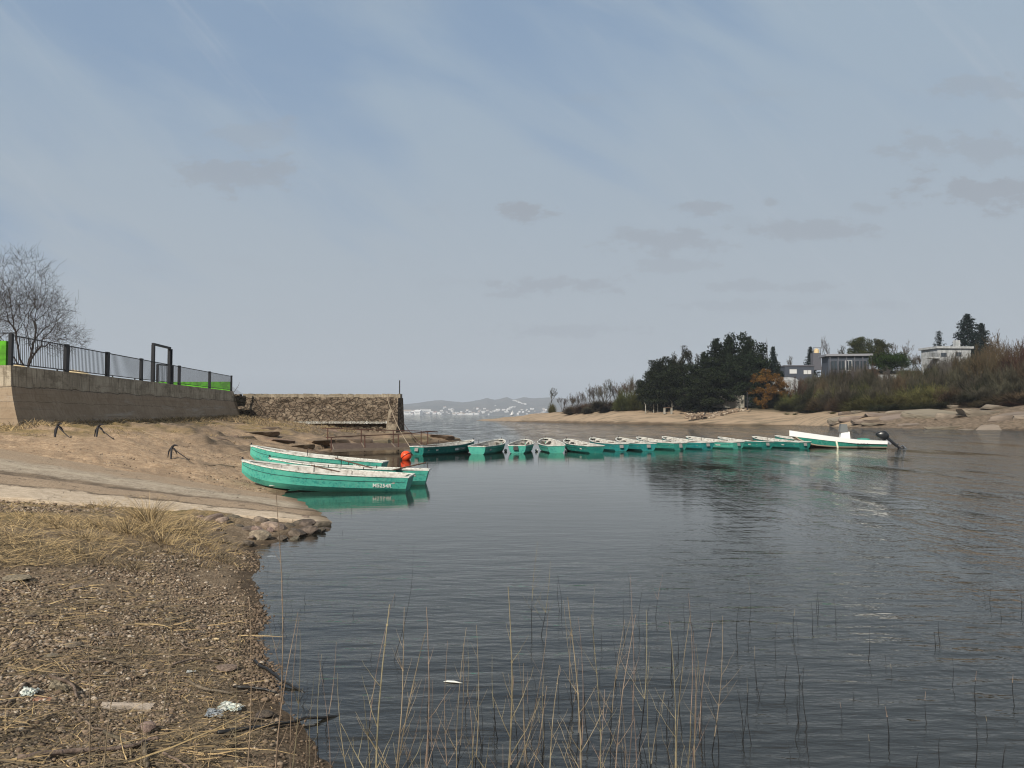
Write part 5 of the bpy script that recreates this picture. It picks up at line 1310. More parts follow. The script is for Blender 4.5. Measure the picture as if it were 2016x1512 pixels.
# ------------------------------------------------------------------ dry stalks at the water's edge
def stalk(base, top, r0, nbr, label, group, dark=0., seed=0, zig=.02, brl=.3, tan=True):
    """base/top world points; dark = height above the water blackened by wet rot"""
    r0 *= .72; rn = random.Random(seed); b = MB(); base = Vector(base); top = Vector(top); d = top-base; H = d.length
    n = max(5, int(H/.09)); pts = []; off = Vector((0, 0, 0)); 
    for i in range(n+1):
        t = i/n; off += Vector((rn.uniform(-1, 1), rn.uniform(-1, 1)*.6, 0))*zig*H/n*1.2; arc = Vector((1, 0, 0))*math.sin(t*3.1)*zig*1.4*H
        pts.append(base+d*t+off*t+arc*(1 if seed % 2 else -1))
    def addt(pl, rl, ns=5):
        # split at the dark height
        lo_ = [i for i, p in enumerate(pl) if p.z <= dark]
        k = (max(lo_)+1) if lo_ else 0
        if k >= 1: b.tube([p-base for p in pl[:k+1]], rl[:k+1], ns, 1, True) if len(pl[:k+1]) > 1 else None
        if len(pl[k:]) > 1: b.tube([p-base for p in pl[k:]], rl[k:], ns, 0, True)
    addt(pts, [r0*(1-.72*i/n) for i in range(n+1)])
    for i in range(1, n):
        if rn.random() < .35: q = pts[i]; b.box(q-base, (r0*1.5, r0*1.5, r0*1.2), None, 1 if q.z <= dark else 0)
    for k in range(nbr):
        t = rn.uniform(.18, .9); i = int(t*n); p = pts[i]; a = rn.choice((-1, 1))*rn.uniform(.3, .75); L = brl*H*(1.1-t)*rn.uniform(.5, 1.2)
        e = Vector((math.sin(a), rn.uniform(-.35, .35), math.cos(a))).normalized(); m_ = 6; bp = []
        for j in range(m_+1):
            s_ = j/m_; bp.append(p+e*L*s_+Vector((0, 0, 1))*L*.22*s_*s_+Vector((rn.uniform(-1, 1), 0, rn.uniform(-1, 1)))*.006*L*4*s_)
        rb = r0*(1-.7*t)*.62; addt(bp, [rb*(1-.7*j/m_) for j in range(m_+1)], 4)
        if L > .16 and rn.random() < .6:
            q = bp[3]; e2 = (e+Vector((-.8*math.copysign(1, a), 0, .4))).normalized(); addt([q, q+e2*L*.25, q+e2*L*.45+Vector((0,0,.02))], [rb*.5, rb*.4, rb*.2], 4)
    o = b.build('dry_stalk', [M['stalk'], M['wetstalk']]); o.location = base; tag(o, label, 'dry stalk', group); return o
G1 = 'dry stalks standing at the water edge'
def st(bx_, by_, tx, ty, r0, nbr, label, seed, dark=-1, dy=0., brl=.3, zig=.02):
    p = P(bx_, by_, 0); z = min(0, gz(p.x, p.y)); p = P(bx_, by_, 0); h0 = gz(p.x, p.y)
    if h0 > 0:
        for _ in range(5): p = P(bx_, by_, gz(p.x, p.y)*.6+p.z*.4)
        base = p
    else: base = Vector((p.x, p.y, -.08))
    top = PD(tx, ty, p.y+dy); return stalk(base, top, r0, nbr, label, G1, dark if dark > 0 else -1, seed, zig, brl)
hand = [ # base px,py  top px,py  r  branches  dark  label
 (168,1640,155,1090,.0050,1,0,'tall thin stalk rising in front of the left gravel'),(200,1640,232,1300,.0055,0,0,'leaning stalk right of the tall thin one at the left'),
 (262,1620,280,1345,.0042,2,0,'short forked stalk over the bent stick'),(290,1560,288,1430,.004,1,0,'short stalk just left of the tan stone'),(318,1430,330,1105,.0035,2,0,'thin stalk rising from mid gravel'),
 (383,1600,390,1420,.005,0,0,'bare stalk stub below the plastic film'),(472,1640,492,1175,.0058,4,0,'stalk with fine fork in front of the plastic bag'),(468,1600,487,1165,.003,2,0,'thin companion of the forked stalk by the plastic bag'),
 (532,1620,545,965,.0068,3,0,'tallest stalk, standing at the bank edge and reaching past the ramp tip'),(537,1640,585,1205,.0055,3,0,'leaning stalk right of the tallest one'),(560,1610,590,1240,.005,4,0,'branched stalk at the edge of the bank'),
 (575,1620,592,1215,.004,3,0,'stalk leaning right beside the branched one'),(605,1590,622,1470,.003,1,0,'short dry stem at the bottom of the bank'),
 (690,1560,665,1325,.0045,4,0,'crooked stalk standing in the shallows'),
 (725,1680,712,1370,.005,5,0,'bushy side stalk left of the branched shrub'),(745,1720,770,1190,.0085,9,0,'thick branched dry shrub stem in the shallows'),(752,1700,792,1195,.006,8,0,'second stem of the branched dry shrub'),(766,1700,838,1245,.0065,8,0,'right leaning stem of the branched dry shrub'),
 (822,1640,842,1195,.0068,4,0,'straight stalk just right of the branched shrub'),(842,1560,843,1455,.004,0,0,'short tan stub beside the straight stalk'),
 (893,1540,912,1265,.0048,3,.18,'stalk with black foot left of the floating feather'),(905,1620,915,1235,.0045,5,.1,'stalk rising beside the feather'),(927,1560,937,1230,.0055,3,.16,'tan stalk with black foot right of the feather'),(932,1600,942,1380,.004,1,0,'short tan stalk right of the feather'),
 (985,1680,1000,1155,.0088,9,0,'thick branching stalk left of the middle'),(1015,1580,1010,1330,.006,5,.15,'stalk with black foot just right of the thick branching one'),(1020,1600,1075,1350,.0058,3,0,'right leaning stalk with a bud in mid water'),
 (1047,1245,1062,1065,.0052,6,.22,'tall branched stalk with black foot in mid water'),(1062,1250,1083,1105,.0050,6,.2,'branched twin of the tall stalk in mid water'),(1085,1640,1102,1310,.0062,3,.08,'stalk with black patch in mid foreground'),
 (1138,1680,1120,1175,.0075,8,0,'forked tan stalk right of the middle'),(1130,1400,1125,1235,.0065,2,.16,'black stalk behind the forked one'),(1175,1680,1160,1210,.0055,5,0,'tan stalk with side twigs right of the middle'),
 (1208,1660,1250,1210,.005,6,0,'stalk with crossing twigs right of the middle'),(1225,1600,1240,1130,.0035,2,.12,'very tall thin stalk at the centre right'),(1232,1255,1228,1180,.005,1,.3,'short black stalk in the water at centre'),
 (1255,1470,1270,1200,.0055,4,.22,'stalk with black lower half at centre right'),(1290,1215,1305,1130,.004,2,.12,'thin grey stalk far out at centre right'),(1318,1640,1322,1235,.0055,4,.12,'straight tan stalk at centre right'),(1335,1640,1358,1210,.0048,4,.1,'slim leaning stalk at centre right'),
 (1330,1640,1360,1400,.006,2,0,'short thick tan stalk at centre right'),(1380,1640,1375,1300,.0045,1,.3,'black stalk in front of the centre right water'),
 (1320,1330,1318,1210,.0058,3,.3,'short black crooked stalk at centre right'),(1170,1255,1172,1150,.004,2,.1,'thin forked black stalk farther out'),(1240,1165,1237,1130,.004,1,.2,'small black stick farthest out at centre'),
]
for i, (a, b_, c, d_, r0, nb, dk, lab) in enumerate(hand): st(a, b_, c, d_, r0, nb, lab, i+1, dk)
rr = random.Random(41)
for k in range(46):
    bx_ = rr.choice((rr.uniform(600, 1000), rr.uniform(940, 1400), rr.uniform(1000, 1400))); by_ = rr.uniform(1400, 1660); hp = rr.uniform(120, 300)
    st(bx_, by_, bx_+rr.gauss(8, 22), by_-hp, rr.uniform(.003, .0048), rr.choice((0, 1, 2, 3, 5)), 'slim dry stalk at the bottom edge near the bank' if bx_ < 950 else 'slim dry stalk at the bottom edge in mid water', 800+k, rr.choice((0, .05, .15, .3)))
rr = random.Random(77)
LB = 'thin blackened stick poking out of the water at the lower right'
cnt = 0
for k in range(84):
    by_ = 1175+360*rr.random()**.9; bx_ = rr.uniform(1130, 2010) if k > 8 else rr.uniform(860, 1150)
    if rr.random() < .35*(bx_ > 1700): continue
    p = P(bx_, by_, 0); hgt = rr.uniform(.12, .50)*(1.0 if bx_ < 1650 else .6)
    hp = hgt/p.y*F*.95; dk = hgt*rr.uniform(.5, 1.3)
    tx = bx_+rr.gauss(0, hp*.09)
    p0 = Vector((p.x, p.y, -.08)); stalk(p0, PD(tx, by_-hp, p.y), rr.uniform(.003, .0058), rr.choice((0, 0, 1, 1, 2)), ('black stick in the shallows just right of the tan stalks' if bx_ < 1400 else 'black stick in open water at lower right' if bx_ < 1700 else 'black stick in the water near the right edge') if bx_ > 1150 else 'thin blackened stick in the water left of centre', 'blackened sticks standing in the shallow water', dk, k+300, .035, .35)
for k in range(34):     # small dark twigs along the water's edge
    t = rr.random(); py = 1080+t*330; sx = np.interp(py, [1085,1140,1200,1250,1300,1370,1440], [500,495,520,500,518,545,600]); p = P(sx+rr.uniform(5, 70), py, 0)
    h = rr.uniform(.04, .14); a = rr.uniform(-.8, .8); stalk(Vector((p.x, p.y, -.03)), p+Vector((math.sin(a)*h, 0, math.cos(a)*h)), .0026, rr.choice((0, 1, 2)), 'tiny dark twig sticking up along the water edge', 'tiny twigs along the water edge', 1, 600+k, .06, .6)
for k, (px, py) in enumerate([(603,1188),(690,1212),(675,1050),(634,1052),(780,1180),(725,1300),(640,1340)]):
    p = P(px, py, 0); h = rr.uniform(.08, .2); stalk(Vector((p.x, p.y, -.03)), p+Vector((rr.uniform(-.03, .03), 0, h)), .004, 0, 'lone black twig in the open water near the bank', 'lone twigs in the water near the bank', 1, 700+k, .12)
st(0, 0, 0, 0, .01, 0, '', 0) if False else None
# dark thin stalk leaning right, far above the shrub
p = P(772, 1300, 0); stalk(Vector((p.x, p.y, -.05)), PD(815, 1072, p.y), .0035, 3, 'dark thin stem leaning right high above the branched shrub', G1, 2, 901, .03, .18)

# ------------------------------------------------------------------ trees
def quadsoup(C, size, r_, squash=.6):
    n = len(C); a = r_.normal(size=(n, 3)); a /= np.linalg.norm(a, axis=1)[:, None]; b_ = np.cross(a, r_.normal(size=(n, 3))); b_ /= np.linalg.norm(b_, axis=1)[:, None]
    a = a*(size*r_.uniform(.6, 1.4, n))[:, None]; b_ = b_*(size*squash*r_.uniform(.6, 1.4, n))[:, None]
    V_ = np.stack([C-a, C+b_*.8, C+a, C-b_*.8], 1).reshape(-1, 3); return V_, np.arange(4*n).reshape(-1, 4)
def lines_soup(A, B, w0, w1, r_, bend=.06):
    n = len(A); d = B-A; L = np.linalg.norm(d, axis=1)[:, None]; s_ = np.cross(d, r_.normal(size=(n, 3))); s_ /= np.linalg.norm(s_, axis=1)[:, None]+1e-9
    Mi = (A+B)/2+r_.normal(size=(n, 3))*L*bend; wm = (w0+w1)/2
    V_ = np.stack([A-s_*w0, A+s_*w0, Mi-s_*wm, Mi+s_*wm, B-s_*w1, B+s_*w1], 1).reshape(-1, 3)
    q = np.array([(0, 1, 3, 2), (2, 3, 5, 4)]); return V_, (q[None]+np.arange(n)[:, None, None]*6).reshape(-1, 4)
def join(parts):
    V_, F_, o = [], [], 0
    for v, f in parts: V_.append(v); F_.append(f+o); o += len(v)
    return np.concatenate(V_), np.concatenate(F_)
def tree_obj(name, trunk, crown, bark, leaf):
    root = empty(name, (0, 0, -500)); npmesh('trunk', *trunk, bark, root); npmesh('crown', *crown, leaf, root); return root
def grow(seed, levels=5, spread=.6, up=.35, l0=.26, ratio=.74, nch=(2, 4), r0=.016, start=3, width=1.0, twig=.003, droop=0., wander=.22, extra=None):
    """recursive bare tree in unit height; returns (thick lines, thin lines)"""
    rn = random.Random(seed); thick, thin = [], []
    def br(p, d, L, r, lv):
        n = 3; q = p; dd = d
        for i in range(n):
            dd = (dd+Vector((rn.uniform(-1, 1), rn.uniform(-1, 1), rn.uniform(-.5, .8)))*wander*.5+Vector((0, 0, up*.12-droop*.1*(levels-lv > 2)))).normalized(); e = q+dd*L/n
            (thick if lv >= levels-1 else thin).append((q, e, r*(1-.2*i/n), r*(1-.2*(i+1)/n)))
            if lv < levels-1 and lv > 0 and rn.random() < .5:
                br2(q, dd, L*.55, r*.45, lv-1)
            q = e
        if lv > 0:
            for k in range(rn.randint(*nch)):
                a = rn.uniform(0, 6.28); ax = Vector((math.cos(a)*width, math.sin(a)*width, rn.uniform(-.3, .5))); nd = (dd+ax*spread*rn.uniform(.5, 1.2)+Vector((0, 0, up*.3))).normalized()
                br(q, nd, L*ratio*rn.uniform(.75, 1.2), r*.6, lv-1)
    def br2(q, dd, L, r, lv):
        a = rn.uniform(0, 6.28); ax = Vector((math.cos(a), math.sin(a), rn.uniform(-.2, .6))); br(q, (dd+ax*.9).normalized(), L, r, lv)
    for d_, l_ in (extra or []): br(Vector((0, 0, .02)), Vector(d_).normalized(), l_, r0*.75, levels-1)
    for k in range(start):
        a = 6.28*k/start+rn.uniform(-.4, .4); sp_ = .12 if start == 1 else spread*.75
        br(Vector((0, 0, 0)), Vector((math.cos(a)*sp_*width, math.sin(a)*sp_*width, 1)).normalized(), l0*rn.uniform(.85, 1.15), r0, levels)
    return thick, thin
def norm_tree(thick, thin, W=None):
    P_ = np.array([list(e) for _, e, _, _ in thick+thin]); H = P_[:, 2].max(); 
    return 1/H
def bare_meshes(seed, twig=.002, **kw):
    thick, thin = grow(seed, **kw); k = norm_tree(thick, thin); b = MB()
    for a, e, ra, rb in thick: b.tube([a*k, e*k], [ra*k, rb*k], 5, cap=False)
    tv = np.array(b.v, float)
    tf = np.array([f if len(f) == 4 else f+(f[-1],) for f in b.f])
    A = np.array([list(a*k) for a, *_ in thin]); B = np.array([list(e*k) for _, e, _, _ in thin]); w = np.array([max(twig, r*k) for *_, r in thin])[:, None]
    r_ = np.random.default_rng(seed); cv = lines_soup(A, B, w, w*.7, r_, .04)
    return (tv, tf), cv
def bare_tree(seed, name, leafm, twig=.004, **kw):
    t, c = bare_meshes(seed, twig, **kw); return tree_obj(name, t, c, M['bark'], leafm)
def conifer(seed, name, leafm, n=5200, rad=.30, power=.75, ragged=.35, size=.016, droop=.12, nb=90, start=.10):
    r_ = np.random.default_rng(seed); parts = []; C = []
    for k in range(nb):
        z = start+(1-start)*(k+.5)/nb; R = rad*(1-z)**power*(1+r_.uniform(-ragged, ragged*.6))+.012; a = k*2.4+r_.uniform(-.4, .4)
        m_ = max(8, int(n/nb*(R/rad+.15)*1.25)); t = r_.uniform(.1, 1, m_)**.7; 
        c = np.stack([np.cos(a)*R*t, np.sin(a)*R*t, z-droop*R*t+R*.10*t*t], 1)+r_.normal(size=(m_, 3))*np.array([.016, .016, .009])*(1+R*2)
        C.append(c)
    C = np.concatenate(C); cr = quadsoup(C, np.full(len(C), size), r_, .5)
    b = MB(); b.tube([(0, 0, 0), (0, 0, .5), (0, 0, .97)], [.018, .011, .003], 7, cap=False); return tree_obj(name, (np.array(b.v), np.array(b.f)), cr, M['bark'], leafm)
def lumpy(seed, name, leafm, lumps=36, n=6500, size=.016, zc=.62, rz=.36, rx=.44, lr=(.07, .15), flat=.7, trunk=True, bark='bark'):
    r_ = np.random.default_rng(seed); cs = []
    while len(cs) < lumps:
        p = r_.uniform(-1, 1, 3)
        if .25 < np.linalg.norm(p) < 1: cs.append(p)
    cs = np.array(cs)*np.array([rx, rx, rz]); cs[:, 2] += zc; rad = r_.uniform(*lr, lumps); m_ = n//lumps; C = []
    for c, R in zip(cs, rad):
        d = r_.normal(size=(m_, 3)); d /= np.linalg.norm(d, axis=1)[:, None]; rr_ = R*(r_.uniform(.45, 1.12, m_)); C.append(c+d*rr_[:, None]*np.array([1, 1, flat]))
    C = np.concatenate(C); C[:, 2] = np.clip(C[:, 2], .02, 1.02); cr = quadsoup(C, np.full(len(C), size), r_, .6)
    b = MB(); b.tube([(0, 0, 0), (.01, 0, zc*.6), (0, 0, zc)], [.028, .02, .01], 7, cap=False)
    for c in cs[:12]: b.tube([(0, 0, zc*.4), tuple(c*.6+np.array([0, 0, zc*.2])), tuple(c)], [.012, .008, .003], 4, cap=False)
    return tree_obj(name, (np.array(b.v), np.array(b.f)), cr, M[bark], leafm)
def shrub(seed, name, leafm, nt=1500, nl=2600, lw=.0035, size=.011, dome=.9, tw=M['mauve'], stems=7):
    r_ = np.random.default_rng(seed); t = r_.uniform(0, 6.28, nt); ph = np.arccos(r_.uniform(.05, 1, nt)); R = .5*(r_.uniform(.55, 1.0, nt))*(1+.22*np.sin(3*t+seed)+.15*np.sin(5*t+2*seed))
    B = np.stack([np.sin(ph)*np.cos(t)*R, np.sin(ph)*np.sin(t)*R, np.cos(ph)*R*2*dome+.03], 1); k = r_.uniform(.15, .7, nt)[:, None]; A = B*k*np.array([.8, .8, .85])+r_.normal(size=(nt, 3))*.03; A[:, 2] = np.abs(A[:, 2])
    parts = [lines_soup(A, B, np.full((nt, 1), lw), np.full((nt, 1), lw*.5), r_, .07)]
    if nl:
        i = r_.integers(0, nt, nl); f = r_.uniform(.35, 1.05, nl)[:, None]; C = A[i]+(B[i]-A[i])*f+r_.normal(size=(nl, 3))*.018; C[:, 2] = np.abs(C[:, 2]); parts.append(quadsoup(C, np.full(nl, size), r_, .55))
    cr = join(parts); cr[0][:, 2] /= cr[0][:, 2].max(); b = MB()
    for s_ in range(stems):
        a = 6.28*s_/stems+seed; e = Vector((math.cos(a)*.22, math.sin(a)*.22, .5)); b.tube([(math.cos(a)*.02, math.sin(a)*.02, 0), tuple(e*.5+Vector((0, 0, .04))), tuple(e)], [.013, .009, .004], 5, cap=False)
    return tree_obj(name, (np.array(b.v), np.array(b.f)), cr, M['bark'], leafm)
PR = {
 'bareA': bare_tree(1, 'bare_tree', M['mauve'], .0035, levels=5, spread=.55, start=1, l0=.34, nch=(2, 3)),
 'bareB': bare_tree(4, 'bare_tree', M['barkg'], .0035, levels=5, spread=.65, start=3, l0=.26, nch=(2, 3)),
 'bareC': bare_tree(9, 'bare_tree', M['brown'], .0035, levels=5, spread=.8, start=4, l0=.24, nch=(2, 3), width=1.2),
 'pop': bare_tree(13, 'bare_poplar', M['barkg'], .0022, levels=5, spread=.22, up=.9, start=1, l0=.30, nch=(2, 3), wander=.12),
 'con': conifer(1, 'conifer', M['conb'], 7000, .24, .8, .4, .018), 'conB': conifer(2, 'conifer', M['con'], 17000, .42, .8, .5, .015, .05, 120, .02),
 'fir': conifer(3, 'fir_tree', M['conb'], 13000, .36, .6, .45, .017, .02, 120, .05), 'cyp': conifer(4, 'cypress', M['conb'], 3000, .15, .6, .5, .014, -.9, 60),
 'ceder': lumpy(1, 'evergreen_tree', M['con'], 80, 17000, .019, .50, .49, .43, (.07, .14), .75), 'cederB': lumpy(5, 'evergreen_tree', M['con'], 70, 14000, .018, .50, .48, .42, (.07, .13), .8),
 'open': lumpy(7, 'evergreen_tree', M['dgreen'], 50, 9000, .015, .60, .40, .40, (.05, .10), 1.3), 'pine': lumpy(8, 'pine_tree', M['pine'], 60, 14000, .018, .58, .38, .42, (.10, .18), .6),
 'round': lumpy(10, 'round_tree', M['rgreen'], 70, 15000, .017, .54, .42, .42, (.11, .18), .8), 'rust': lumpy(12, 'rusty_leaved_tree', M['rusty'], 70, 12000, .014, .50, .46, .44, (.05, .12), .7),
 'shO': shrub(1, 'shrub', M['olive'], 3000, 5500, .0035, .012), 'shO2': shrub(2, 'shrub', M['olive'], 2600, 6500, .0035, .012), 'shD': shrub(3, 'shrub', M['dgreen'], 2400, 7500, .0035, .013), 'shD2': shrub(6, 'shrub', M['dgreen'], 2800, 6000, .0035, .013),
 'shB': shrub(4, 'shrub', M['brown'], 4200, 2200, .0045), 'shM': shrub(5, 'shrub', M['mauve'], 7000, 0, .0045), 'shM2': shrub(8, 'shrub', M['mauve'], 6000, 600, .0045), 'shR': shrub(7, 'shrub', M['reddish'], 4200, 1500, .0045)}
CATS = {'bareA':'bare tree','bareB':'bare tree','bareC':'bare tree','pop':'poplar','con':'conifer','conB':'conifer','fir':'fir tree','cyp':'cypress','ceder':'evergreen tree','cederB':'evergreen tree','open':'evergreen tree','pine':'pine tree','round':'tree','rust':'tree'}
used = set(); rt = random.Random(99)
def plant(kind, px, topy, wpx, Y, label, group=None, sink=.0):
    o = PR[kind] if kind not in used else copy_thing(PR[kind]); used.add(kind)
    x = (px-1008)/F*Y; z = gz(x, Y)-.15-sink; top = PD(px, topy, Y).z; H = max(1.0, top-z); w = wpx*Y/F
    if kind in ('con', 'fir', 'cyp', 'conB'): sx = w/{'con': .48, 'fir': .72, 'cyp': .32, 'conB': .84}[kind]
    elif kind in ('bareA', 'bareB', 'bareC', 'pop'): sx = w/{'bareA': .85, 'bareB': 1.1, 'bareC': 1.3, 'pop': .35}[kind]
    else: sx = w
    o.location = (x, Y, z); o.scale = (sx, sx, H); o.rotation_euler = (0, 0, rt.uniform(0, 6.28))
    tag(o, label, CATS.get(kind, 'shrub'), group or '%ss on the far shore' % CATS.get(kind, 'shrub')); return o
plant('bareA', 1085, 762, 40, 226, 'lone bare tree standing by itself at the tip of the wooded spit')
plant('shO', 1087, 789, 20, 225, 'small round olive bush at the foot of the lone bare tree')
for px, ty, w, Y, kd in [(1108,778,30,222,'bareB'),(1124,781,26,226,'bareA'),(1131,772,28,216,'bareC'),(1146,766,36,214,'bareB'),(1160,760,36,212,'bareA'),(1173,753,42,210,'bareB'),(1188,749,44,212,'bareC'),(1201,745,44,208,'bareA'),(1216,750,40,210,'bareB'),(1232,742,50,206,'bareC'),(1252,736,58,208,'bareC'),(1272,742,50,204,'bareB')]:
    plant(kd, px, ty, w, Y, 'grey bare tree left of the dark evergreens', 'leafless trees at the left of the far shore')
for px, ty, w, Y, kd in [(1180,783,60,207,'shM'),(1150,790,50,208,'shB'),(1215,785,60,204,'shB'),(1125,796,40,212,'shB'),(1195,795,50,202,'shM'),(1262,790,50,198,'shB'),(1160,797,40,205,'shM')]:
    plant(kd, px, ty, w, Y, 'low brown undergrowth shrub under the leafless trees', 'undergrowth shrubs under the leafless trees')
plant('shO2', 1228, 758, 60, 197, 'olive green willow-like bush left of the dark evergreens'); plant('shO', 1251, 760, 50, 196, 'olive bush with bare trunks directly beside the dark evergreens')
for kd, px, ty, w, Y, lab in [('conB',1386,694,84,192,'ragged dark conifer between the plumed evergreen and the broad cedar'),('conB',1437,664,100,191,'ragged dark conifer behind the dense low evergreen'),('conB',1476,664,84,193,'ragged dark conifer near the right end of the clump'),('ceder',1436,700,120,187,'wide dark evergreen filling the middle of the clump'),('cederB',1292,712,96,200,'dark green evergreen at the left end of the evergreen clump'),('cederB',1320,704,100,196,'dark evergreen second from left in the evergreen clump'),
    ('open',1349,684,70,194,'open crowned evergreen with upright plumes in the clump'),('ceder',1345,718,120,190,'low dark evergreen under the plumed one'),('conB',1411,668,124,188,'broad cedar with pointed top in the evergreen clump'),
    ('ceder',1408,704,130,184,'dense low evergreen in front of the pointed cedar'),('ceder',1462,657,112,190,'tallest dark evergreen of the clump with two bumps on top'),('ceder',1484,670,72,192,'dark evergreen at the right end of the clump'),
    ('ceder',1462,700,120,186,'dense dark evergreen below the tallest one'),('cederB',1380,730,130,182,'lowest dark evergreen behind the white fence posts'),('cederB',1305,736,110,190,'lower dark evergreen left of the fence posts'),
    ('con',1523,683,40,196,'small separate conifer right of the evergreen clump'),('ceder',1525,705,40,197,'dark evergreen base beside the small separate conifer'),('rust',1508,720,72,180,'rust orange leaved tree in front of the slate grey house'),
    ('rust',1538,738,52,182,'small rust orange bush right of the larger orange tree'),('con',1597,683,34,236,'small conifer behind the slate grey house'),('pop',1617,660,20,240,'tall narrow bare poplar behind the houses'),
    ('pop',1634,668,26,242,'second bare poplar, right of the tallest'),('bareA',1655,679,38,236,'bare round tree between the two hillside houses'),('pine',1696,659,62,222,'broad dark pine behind the glass fronted house'),
    ('pine',1731,664,56,224,'yellowish dark pine right behind the glass fronted house'),('round',1752,690,84,188,'bright green round tree beside the glass fronted house'),('bareB',1772,668,56,226,'bare tree on the skyline right of the pines'),
    ('bareC',1815,690,46,214,'pinkish bare tree left of the white house'),('bareB',1795,694,34,218,'small bare tree on the skyline before the white house'),('cyp',1851,653,30,206,'narrow dark cypress behind the white house'),('fir',1908,619,72,200,'tallest fir tree on the skyline above the white house'),
    ('fir',1935,637,50,202,'shorter fir right beside the tallest fir'),('bareC',1975,644,90,150,'arching bare tree on the skyline at the far right'),('bareC',2012,646,90,146,'reddish bare tree cut by the right edge of the picture'),('pop',1511,664,10,205,'thin bare stem rising behind the evergreen clump'),('bareA',1553,700,30,232,'little bare tree left of the slate grey house')]:
    plant(kd, px, ty, w, Y, lab)
GS = 'scrub bushes covering the bank of the right shore'
kinds_lo = ['shD','shD2','shO','shB','shM','shD','shD2','shM2','shO2']
KDN = {'shM': 'bare grey-brown', 'shM2': 'bare grey-brown', 'shB': 'brown', 'shR': 'reddish', 'shO': 'olive', 'shO2': 'olive', 'shD': 'dark green', 'shD2': 'dark green'}
def bank(px, ty, w, kd, off, lab):
    lab = KDN[kd]+' '+lab
    s_ = float(np.interp(px, SPX, SY)); plant(kd, px, ty, w, s_+off, lab, GS)
for px, ty, w, kd, off in [(1505,766,56,'shD',24),(1530,758,60,'shD2',25),(1560,768,60,'shO',23),(1590,762,64,'shD',25),(1612,776,56,'shB',22),(1640,750,70,'shM',28),(1672,748,76,'shM2',26),(1700,756,72,'shD2',26),(1728,752,70,'shM',26),(1655,776,60,'shB',22),(1548,786,50,'shD',21),(1590,789,60,'shD2',20)]:
    bank(px, ty, w, kd, off, 'shrub on the bank between orange tree and rocks')
for px, ty, w, kd, off in [(1725,768,90,'shO',24),(1690,776,70,'shO2',22),(1765,770,80,'shO',24),(1800,752,90,'shO2',26),(1838,748,100,'shO',26),(1870,758,80,'shB',25),(1815,775,80,'shO2',22),(1765,790,60,'shD2',20),(1800,792,60,'shD2',20),(1850,786,70,'shD',21),(1905,768,80,'shM',24),(1928,752,80,'shM2',25),(1900,790,60,'shB',22),(1940,786,60,'shB',21),(1975,770,80,'shR',23),(2010,766,90,'shB',23),(1990,788,70,'shR',21),(2040,770,90,'shB',23),(1730,790,50,'shD',20)]:
    bank(px, ty, w, kd, off, 'shrub on the bank above the granite slabs')
for px, ty, w, kd, off in [(1610,735,60,'shM',46),(1640,728,50,'shD2',48),(1665,722,60,'shB',48),(1690,726,70,'shM2',50),(1720,730,60,'shD',46),(1790,738,70,'shM2',44),(1820,736,60,'shB',44),(1570,745,60,'shM',44),(1590,742,50,'shM2',52),(1760,744,70,'shM',38),(1850,742,60,'shM',40),(1740,752,60,'shD',38)]:
    bank(px, ty, w, kd, off, 'shrub higher on the slope by the houses')
for px, ty, w, kd, off in [(1905,700,80,'shM2',40),(1925,690,90,'shM',42),(1950,672,90,'shB',42),(1980,668,90,'shR',40),(2010,662,100,'shR',38),(1915,728,90,'shM2',32),(1955,712,100,'shM',33),(1995,705,100,'shM2',32),(2035,700,100,'shB',32),(1895,745,70,'shM',30),(2050,670,110,'shR',38),(2080,720,110,'shM',30),(1930,742,80,'shD2',28),(1975,740,90,'shM',27),(2020,740,90,'shM2',27)]:
    bank(px, ty, w, kd, off, 'tall shrub at the right edge of the far shore')
for px, ty, w, kd, off in [(1620,742,44,'shB',34),(1600,748,44,'shD',34),(1575,757,44,'shM',32),(1650,733,44,'shM2',38),(1680,735,50,'shD2',36),(1705,724,50,'shM',44),(1730,735,50,'shM2',36),(1750,730,54,'shM',34),(1775,728,60,'shB',34),(1800,726,60,'shM2',34),(1830,724,60,'shM',36),(1860,716,60,'shM2',34),(1885,708,70,'shM',34),(1545,752,40,'shD',33),(1645,712,40,'shM2',46),(1662,714,40,'shD2',46),(1682,710,44,'shM',46),(1702,712,44,'shM2',46),(1718,708,40,'shB',46),(1845,692,44,'shM',50),(1866,690,50,'shM2',50),(1888,686,54,'shM',50),(1858,706,56,'shD',48),(1890,704,60,'shB',48),(1915,690,50,'shB',48),(1560,735,40,'shM2',42),(1600,728,44,'shM',46),(1580,738,40,'shB',44),(1625,722,40,'shM',46),(1800,704,60,'shD',46),(1825,710,56,'shD2',46),(1780,712,56,'shO2',46),(1842,716,40,'shD',44),(1700,746,80,'shO2',34),(1660,752,80,'shO',32),(1780,756,90,'shO2',30),(1860,752,80,'shO',31),(1620,760,70,'shO2',29),(1636,728,40,'shM',40),(1655,724,44,'shD2',42),(1672,727,44,'shM2',42),(1692,722,46,'shM',44),(1712,718,46,'shM2',44),(1610,738,40,'shM2',40),(1585,745,40,'shM',38),(1848,706,46,'shM',46),(1872,700,54,'shM2',46),(1898,694,56,'shM',44),(1920,684,60,'shM2',44),(1740,722,46,'shM',40),(1785,722,50,'shM',42),(1765,734,50,'shB',36),(1880,722,60,'shO2',36),(1845,726,50,'shM2',38),(1815,742,60,'shD2',32)]:
    bank(px, ty, w, kd, off, 'shrub half hiding the houses on the slope')
for px, ty, w, Y, kd in [(1862,690,44,148,'bareB'),(1893,682,50,150,'bareC'),(1570,735,40,178,'bareC'),(1690,712,40,168,'bareB'),(1810,712,50,160,'bareC'),(1762,716,50,166,'bareB'),(1930,668,60,140,'bareC')]:
    plant(kd, px, ty, w, Y, 'leafless bushy tree in front of the hillside houses')
